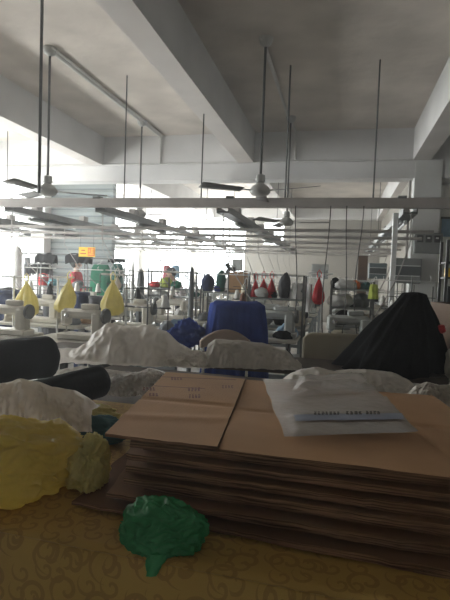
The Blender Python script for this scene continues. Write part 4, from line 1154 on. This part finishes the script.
wallbox(393, 258, 420, 284, 8.0, 'grey distribution box with pale strips below the meter box', 'panel', 'louvre')
o = wallbox(369, 263, 386, 279, 8.3, 'teal grey distribution box left of the white post', 'panel_t', 'louvre')
wallbox(312, 264, 328, 279, 12.6, 'plain grey box above the lone red bag', 'panel', 'plain')
wallbox(233, 259, 242, 271, 12.6, 'small plain grey box behind the round desk fan', 'panel', 'plain') 

# ------------------------------------------------------------------ right edge: shelf and box
c = P(452, 300, 5.6); occ(c.x - .15, c.x + .7, c.y - .2, c.y + .2)
root = thing('metal_shelf', 'dark metal shelf unit at the right edge', 'shelf', (c.x + .25, c.y, 0), 0)
zt = P(445, 241, 5.6).z
for sx2 in (-.36, .36):
    for sy2 in (-.18, .18): MB().box((sx2, sy2, zt / 2), (.03, .03, zt)).obj('post', M['dark_metal'], root)
SHZ = [.4, P(445, 302, 5.6).z, P(445, 277, 5.6).z, P(445, 262, 5.6).z]
for z_ in SHZ: MB().box((0, 0, z_ - .01), (.72, .38, .02)).obj('shelf_board', M['dark_metal'], root)
bx0 = c.x - .11
rn = random.Random(3)
for k, (z_, dx_, w, h, m, lab) in enumerate(((SHZ[2], .04, .07, .10, 'sign_y', 'small yellow box on the dark shelf at right'), (SHZ[2], .14, .08, .10, 'sign_o', 'small orange box beside the yellow one on dark shelf'),
        (SHZ[1], .06, .06, .17, 'motor', 'black bottle shaped box on the lower dark shelf'), (SHZ[1], .16, .08, .14, 'cyan', 'blue grey box on the lower dark shelf'), (SHZ[3], .15, .14, .09, 'orange', 'orange bundle box on the top dark shelf'))):
    root = thing('small_box', lab, 'box', (bx0 + dx_, c.y - .08, z_), 0, 'small boxes on the dark shelf')
    MB().box((0, 0, h / 2), (w, .10, h), bev=.004).obj('box_body', M[m], root); MB().box((0, 0, h + .006), (w * .92, .095, .012)).obj('lid', M['white_cloth'] if k < 2 else M[m], root)
b = P(452, 375, 3.9); tz = P(440, 303, 3.9).z
root = thing('wooden_crate', 'tall brown crate standing right of the black draped peak', 'crate', (b.x + .22, b.y, 0), YAW * .6)
for k, (m_, p_, d_) in enumerate((('wood', (0, -.28, tz / 2), (.66, .02, tz)), ('wood', (0, .28, tz / 2), (.66, .02, tz)), ('wood', (-.32, 0, tz / 2), (.02, .54, tz)), ('wood', (.32, 0, tz / 2), (.02, .54, tz)))):
    MB().box(p_, d_).obj('side_panel', M[m_], root)
MB().box((0, 0, .02), (.62, .52, .04)).obj('bottom_panel', M['wood'], root)
MB().box((0, -.27, tz + .012), (.70, .06, .024)).obj('rim', M['brown'], root)
film = P(441, 329, 3.5)
mb = blob((film.x, film.y, film.z), .03, 5.5, 4, .25, 1.8, None, (1, 1, 1.1)); o = single(mb, 'red_ribbon', M['red'], 'small red ribbon knot at the corner of the brown crate', 'ribbon', smooth=180)

# window plate on right wall
a, b = PY(442, 218, YM + .07), PY(462, 237, YM + .07)
root = thing('wall_plate', 'pale framed plate on the right wall beside the meter box', 'plate', ((a.x + b.x) / 2, YM + .06, b.z))
MB().box((0, 0, (a.z - b.z) / 2), (b.x - a.x, .02, a.z - b.z)).obj('plate_board', M['pblue_cloth'], root)
MB().box((0, -.005, (a.z - b.z)), (b.x - a.x + .03, .03, .03)).obj('plate_frame', M['panel_d'], root)

# ------------------------------------------------------------------ people
def skin_mesh(name, verts, edges, radii, m, parent, rootidx=0):
    me = bpy.data.meshes.new(name); me.from_pydata([tuple(v) for v in verts], edges, []); me.materials.append(m)
    o = bpy.data.objects.new(name, me); COL.objects.link(o); o.parent = parent
    sk = o.modifiers.new('skin', 'SKIN'); sk.use_smooth_shade = True
    for i, r in enumerate(radii):
        sv = me.skin_vertices[0].data[i]; sv.radius = (r, r) if not isinstance(r, tuple) else r; sv.use_root = (i == rootidx)
    ss = o.modifiers.new('sub', 'SUBSURF'); ss.levels = 2; ss.render_levels = 2
    return o
def person(loc, rz, label, top_mats, scale=1.0, lean=0.):
    root = thing('person', label, 'person', loc, rz); root.scale = (scale,) * 3
    V = []; E = []; Rr = []
    def add(p, r, par=None):
        V.append(Vector(p)); Rr.append(r)
        if par is not None: E.append((par, len(V) - 1))
        return len(V) - 1
    pel = add((0, 0, .92), (.15, .11)); wai = add((0, -.01, 1.06), (.13, .10), pel); che = add((0, -.02, 1.26), (.155, .11), wai); nb = add((0, 0, 1.41), .065, che)
    nk = add((0, -.01, 1.47), .05, nb); hd = add((0, -.02, 1.55), (.070, .085), nk); ht = add((0, -.015, 1.63), (.072, .09), hd); add((0, 0, 1.68), .045, ht)
    for s_ in (-1, 1):
        sh = add((s_ * .17, 0, 1.36), .055, che); el = add((s_ * .24, -.04, 1.10), .042, sh); wr = add((s_ * .17, -.26, 1.02), .028, el)
        pm = add((s_ * .15, -.33, 1.00), (.034, .016), wr)
        for k, (fx, L_) in enumerate(((-.026, .070), (-.009, .080), (.009, .075), (.026, .06))):
            f0 = add((s_ * .15 + fx, -.365, .995), .009, pm); f1 = add((s_ * .15 + fx, -.365 - L_ * .5, .985), .008, f0); add((s_ * .15 + fx, -.36 - L_ * .85, .965), .007, f1)
        t0 = add((s_ * .15 - s_ * .035, -.315, .995), .010, pm); add((s_ * .15 - s_ * .055, -.35, .985), .008, t0)
        hp = add((s_ * .09, 0, .86), .085, pel); kn = add((s_ * .10, -.02, .48), .058, hp); an = add((s_ * .10, .02, .08), .038, kn); add((s_ * .105, -.13, .03), (.038, .025), an)
    def bend(p):
        if lean == 0 or p[2] < .92: return Vector(p)
        t = min(1, (p[2] - .92) / .25); q = Vector((p[0], p[1], p[2] - .92)); return Vector((0, 0, .92)) + Matrix.Rotation(lean * t, 3, 'X') @ q
    def bmb(mb): mb.v = [tuple(bend(v)) for v in mb.v]; return mb
    V = [bend(v) for v in V]
    skin_mesh('body', V, E, Rr, M['skin'], root)
    # face: nose, eyes, mouth, ears in one small part each
    bmb(MB().box((0, -.112, 1.56), (.02, .025, .04), taper=.5)).obj('nose', M['skin'], root)
    for s_ in (-1, 1):
        bmb(MB().lathe([(.002, -.009), (.008, -.004), (.009, 0), (.008, .004), (.002, .009)], (s_ * .03, -.098, 1.588), 10)).obj('eye', M['motor'], root, 180)
        bmb(MB().lathe([(.004, -.025), (.010, -.012), (.012, 0), (.010, .015), (.004, .025)], (s_ * .078, -.01, 1.575), 8)).obj('ear', M['skin'], root, 180)
    bmb(MB().box((0, -.100, 1.525), (.04, .012, .008))).obj('mouth', M['pink_cloth'], root)
    hb = blob((0, .012, 1.605), .108, 2.2, 4, .06, 2., None, (.92, 1.05, 1.02)); 
    hb.v = [(x, max(y, -.055 + (0.0 if z > 1.63 else .05)), z if z > 1.50 else 1.50) for x, y, z in hb.v]
    bmb(hb).obj('hair', M['hair'], root, 180)
    # clothes
    Vc = [(0, 0, .90), (0, -.01, 1.06), (0, -.02, 1.26), (0, 0, 1.40)]; Ec = [(0, 1), (1, 2), (2, 3)]; Rc = [(.175, .135), (.15, .12), (.175, .13), .085]
    for s_ in (-1, 1):
        b0 = len(Vc); Vc += [(s_ * .175, 0, 1.365), (s_ * .245, -.04, 1.10), (s_ * .19, -.21, 1.035)]; Ec += [(2, b0), (b0, b0 + 1), (b0 + 1, b0 + 2)]; Rc += [.07, .056, .046]
    Vc = [bend(v) for v in Vc]
    skin_mesh('shirt', Vc, Ec, Rc, M[top_mats[0]], root)
    if len(top_mats) > 1:
        skin_mesh('apron', [(0, -.03, .80), (0, -.035, 1.0), (0, -.04, 1.20)], [(0, 1), (1, 2)], [(.175, .13), (.172, .125), (.16, .12)], M[top_mats[1]], root)
    Vt = [(0, 0, .92)]; Et = []; Rt = [(.165, .13)]
    for s_ in (-1, 1):
        b0 = len(Vt); Vt += [(s_ * .09, 0, .84), (s_ * .10, -.02, .48), (s_ * .10, .02, .12)]; Et += [(0, b0), (b0, b0 + 1), (b0 + 1, b0 + 2)]; Rt += [.105, .08, .065]
    skin_mesh('trousers', Vt, Et, Rt, M['trouser'], root)
    for s_ in (-1, 1): MB().box((s_ * .105, -.06, .035), (.095, .25, .07), bev=.025).obj('shoe', M['motor'], root)
    return root
pp = PY(76, 280, 9.12); occ(pp.x - .3, pp.x + .3, pp.y - .4, pp.y + .4)
person((pp.x, pp.y, 0), R_(100), 'dark haired person in red top and floral apron, under the yellow sign', ('red_top', 'floral'), .97)
pp = PY(184, 284, 9.3); occ(pp.x - .3, pp.x + .3, pp.y - .4, pp.y + .4)
person((pp.x, pp.y, 0), R_(-60), 'dark haired person in pink floral shirt before the bright windows', ('floral',), .93, lean=.45)

def overlock_proto():
    r = thing('overlock_machine', 'prototype overlock machine', 'sewing machine', (0, 0, .7575)); LABELS.discard(r['label'])
    MB().box((0, 0, .06), (.26, .22, .12), bev=.02).obj('bed', M['machine_g'], r, 35)
    MB().box((.05, .03, .19), (.14, .15, .16), bev=.03).box((-.05, .0, .235), (.16, .08, .06), bev=.02).obj('arm', M['machine_g'], r, 35)
    MB().tube([(-.11, 0, .22), (-.11, 0, .125)], .007).obj('needle_bar', M['chrome'], r, 60)
    MB().lathe([(.02, 0), (.06, .0), (.06, .03), (.02, .035)], (.12, .03, .17), 18, rot=Matrix.Rotation(R_(90), 3, 'Y')).obj('handwheel', M['motor'], r, 40)
    MB().tube([(.02, .10, .12), (.02, .10, .48)], .006).tube([(-.12, .10, .46), (.14, .10, .46)], .005).obj('thread_tree', M['rail'], r, 50)
    return r
PO = overlock_proto()
PM = [sewing_proto('machine'), sewing_proto('machine_g')]; PT = table_proto(); PS = stand_proto(); PC = [cone_proto(k) for k in ('thread_w', 'thread_k', 'thread_b')]
PCN = ['white', 'black', 'brown']; PMN = ['cream', 'grey']
first = {}
def place(proto, key, loc, rz, lab, group):
    if key not in first:
        first[key] = 1; proto.location = loc; proto.rotation_euler = (0, 0, rz)
        if lab in LABELS: print('DUP LABEL', lab)
        LABELS.add(lab); proto['label'] = lab; proto['group'] = group
        return proto
    return dup(proto, loc, rz, lab, group)
ORD = ['front', 'second', 'third', 'fourth', 'fifth', 'sixth', 'seventh', 'eighth', 'ninth', 'tenth']
LINES = [('nearest the right wall', .42, 5.40, 7, .70), ('second from the right wall', -.98, 5.40, 8, -1.40), ('in the middle of the hall', -2.30, 4.12, 9, -2.98),
         ('second from the left windows', -3.52, 4.12, 8, -4.30), ('along the left windows', -4.90, 6.68, 4, -5.6)]
rnd = random.Random(5)
PILEM = ['grey_cloth', 'white_cloth', 'navy', 'cream_cloth', 'grey_cloth', 'black_cloth', 'black_cloth', 'pblue_cloth', 'brown']
PILEN = {'grey_cloth': 'grey', 'white_cloth': 'white', 'navy': 'navy', 'cream_cloth': 'cream', 'teal': 'dark teal', 'black_cloth': 'black', 'brown': 'brown', 'pblue_cloth': 'pale blue'}
for li, (ln, lx, ly, nrow, rx) in enumerate(LINES):
    r = -1
    for rr in range(nrow):
        y = ly + rr * 1.28 + (.12 if rr == 0 and li in (2, 3) else -.15 if rr == 0 and li == 0 else 0); x = lx + rnd.uniform(-.02, .02)
        if y + .4 > YF - .1: continue
        if any(x - .60 < o[1] and x + .60 > o[0] and y - .32 < o[3] and y + .32 > o[2] for o in OCC): continue
        r += 1
        front = (rr == 0 and li in (2, 3))
        rz = rnd.uniform(-.02, .02)
        where = '%s table, line %s' % (ORD[r], ln)
        place(PT, 'T', (x, y, 0), rz, 'white sewing table, %s in the line %s' % (ORD[r], ln), 'sewing tables in long lines')
        k = 0 if rnd.random() < .72 or front else 1
        mrz = rz + (math.pi if rnd.random() < .4 and not front else 0) + rnd.uniform(-.05, .05)
        mx_ = x - .05 if not (front and li == 3) else x + .36
        if rr == 0 and li == 1: mx_ = x + .30
        if rr == 0 and li == 0: mx_ = x - .32
        place(PM[k], 'M%d' % k, (mx_, y - .03, .7575), mrz, '%s sewing machine on the %s' % (PMN[k], where), 'sewing machines on the tables')
        side = rnd.choice((-1, 1))
        if front: side = 1 if li == 2 else -1
        if rr == 0 and li < 2: side = -1 if li == 1 else 1
        sx_ = x + side * (.50 if front else .30); sy_ = y + .20
        place(PS, 'S', (sx_, sy_, .7575), rz, 'thread stand on the %s' % where, 'thread stands on the tables')
        for sgn in (-.18, .18):
            if rnd.random() < .85 and not (front and sgn * side < 0):
                c = 0 if front else rnd.choice((0, 0, 0, 1, 2))
                place(PC[c], 'C%d' % c, (sx_ + sgn, sy_, .7575 + .332), 0, '%s thread cone, %s side of stand, %s' % (PCN[c], 'window' if sgn < 0 else 'wall', where), 'thread cones on the stands')
        if not front and rnd.random() < .75 and not (rr == 0 and li < 2):
            place(PO, 'O', (x + side * .40 * (-1), y - .02, .7575), rz + rnd.choice((0, math.pi, .3)), 'small overlock machine on the %s' % where, 'overlock machines on the tables')
            slots = ((side * .42, -.14, .09), (.0, .20, .08))
        else: slots = ((-side * .42, .10, .12), (-side * .40, -.14, .09), (side * .42, -.12, .10), (.0, .20, .08))
        used_ = set()
        for (ox, oy, rr_) in slots:
            if front or rnd.random() < .12: continue
            pm = rnd.choice([q for q in PILEM if q not in used_]); used_.add(pm); hh = rnd.uniform(.05, .12)
            mb = blob((x + ox, y + oy, .7575 + .035), 1, rnd.random() * 40, 3, .6, 1.5, .7575, (rr_, rr_ * .9, hh))
            single(mb, 'cloth_bundle', M[pm], '%s cloth bundle on the %s' % (PILEN[pm], where), 'cloth', 'cloth bundles on sewing tables', smooth=180)
        if front: continue
        cx_ = x - side * .08
        mb = MB().tube([(rx, y + .34, ZB - .11), (rx, y + .34, ZB - .45), (rx * .7 + cx_ * .3, y + .36, 1.45), (cx_, y + .35, .95), (cx_, y + .288, .745)], .007, 5)
        single(mb, 'power_cord', M['conduit'], 'power cord from rail to %s' % where, 'cord', 'power cords from the rails', smooth=180)

# loose cords looping down from the cross bar in front of the right racks
for k, (px_, sw_, lab_) in enumerate(((296, .10, 'thin black cord hanging from the cross bar before the red bags rack'), (331, -.07, 'thin black cord hanging from the cross bar right of the lone red bag'),
        (347, .06, 'thin black cord hanging from the cross bar before the orange bundle'), (364, -.10, 'thin black cord hanging from the cross bar near the yellow green garment'))):
    t = PY(px_, 203, YBAR - .05); zb_ = .62 + .06 * k
    pts = [(t.x + sw_ * math.sin(v * 3.1) * v, t.y - .02 - .30 * v ** 3, (ZB - .04) * (1 - v) + zb_ * v) for v in [i / 14 for i in range(15)]]
    lx_, ly_ = pts[-1][0], pts[-1][1]
    pts += [(lx_ + .06 * math.sin(a), ly_ - .01 * a, zb_ - .06 * (1 - math.cos(a)) ) for a in (.6, 1.2, 1.8, 2.4, 3.0)]
    single(MB().tube(pts, .0065, 6), 'power_cord', M['dark_metal'], lab_, 'cord', 'loose cords from the cross bar', smooth=180)

# ================================================================== LIGHT
def area(name, loc, size, rot, power, col=(1, 1, 1)):
    l = bpy.data.lights.new(name, 'AREA'); l.shape = 'RECTANGLE'; l.size = size[0]; l.size_y = size[1]; l.energy = power; l.color = col
    o = bpy.data.objects.new(name, l); COL.objects.link(o); o.location = loc; o.rotation_euler = rot
    return o
for (a_, b2, z0, z1) in LW:
    area('window_daylight', (XL - .75, (a_ + b2) / 2, (z0 + z1) / 2), (z1 - z0, b2 - a_), (0, R_(-90), 0), 50 * (b2 - a_) * (z1 - z0), (1, .98, .95))
    area('sunlit_ground_light', (XL - .8, (a_ + b2) / 2, 1.12), (.35, b2 - a_ + .3), (0, R_(-90 - 32), 0), 42 * (b2 - a_), (1, .97, .92))
for (a_, b2, z0, z1) in BW:
    area('window_daylight', ((a_ + b2) / 2, YF + .45, (z0 + z1) / 2), (b2 - a_, z1 - z0), (R_(-90), 0, 0), 85 * (b2 - a_) * (z1 - z0), (1, .99, .97))
w = bpy.data.worlds.new('overcast'); bpy.context.scene.world = w; w.use_nodes = True
w.node_tree.nodes['Background'].inputs[0].default_value = (.97, .98, 1, 1); w.node_tree.nodes['Background'].inputs[1].default_value = 8.0
# scattering volume added through the hall for haze and veiling window glare
hz = bpy.data.materials.new('glare_haze'); hz.use_nodes = True; nt = hz.node_tree
for n in list(nt.nodes):
    if n.type == 'BSDF_PRINCIPLED': nt.nodes.remove(n)
vs_ = nt.nodes.new('ShaderNodeVolumeScatter'); vs_.inputs['Density'].default_value = HAZE; vs_.inputs['Anisotropy'].default_value = .55
nt.links.new(vs_.outputs[0], nt.nodes['Material Output'].inputs['Volume'])
o = MB().bb((XL + .02, YB + .02, .02), (XR - .02, YF - .02, CEIL - .02)).obj('haze', hz)
o['kind'] = 'structure'
sc = bpy.context.scene
sc.view_settings.view_transform = 'Standard'; sc.view_settings.look = 'None'; sc.view_settings.exposure = -0.14
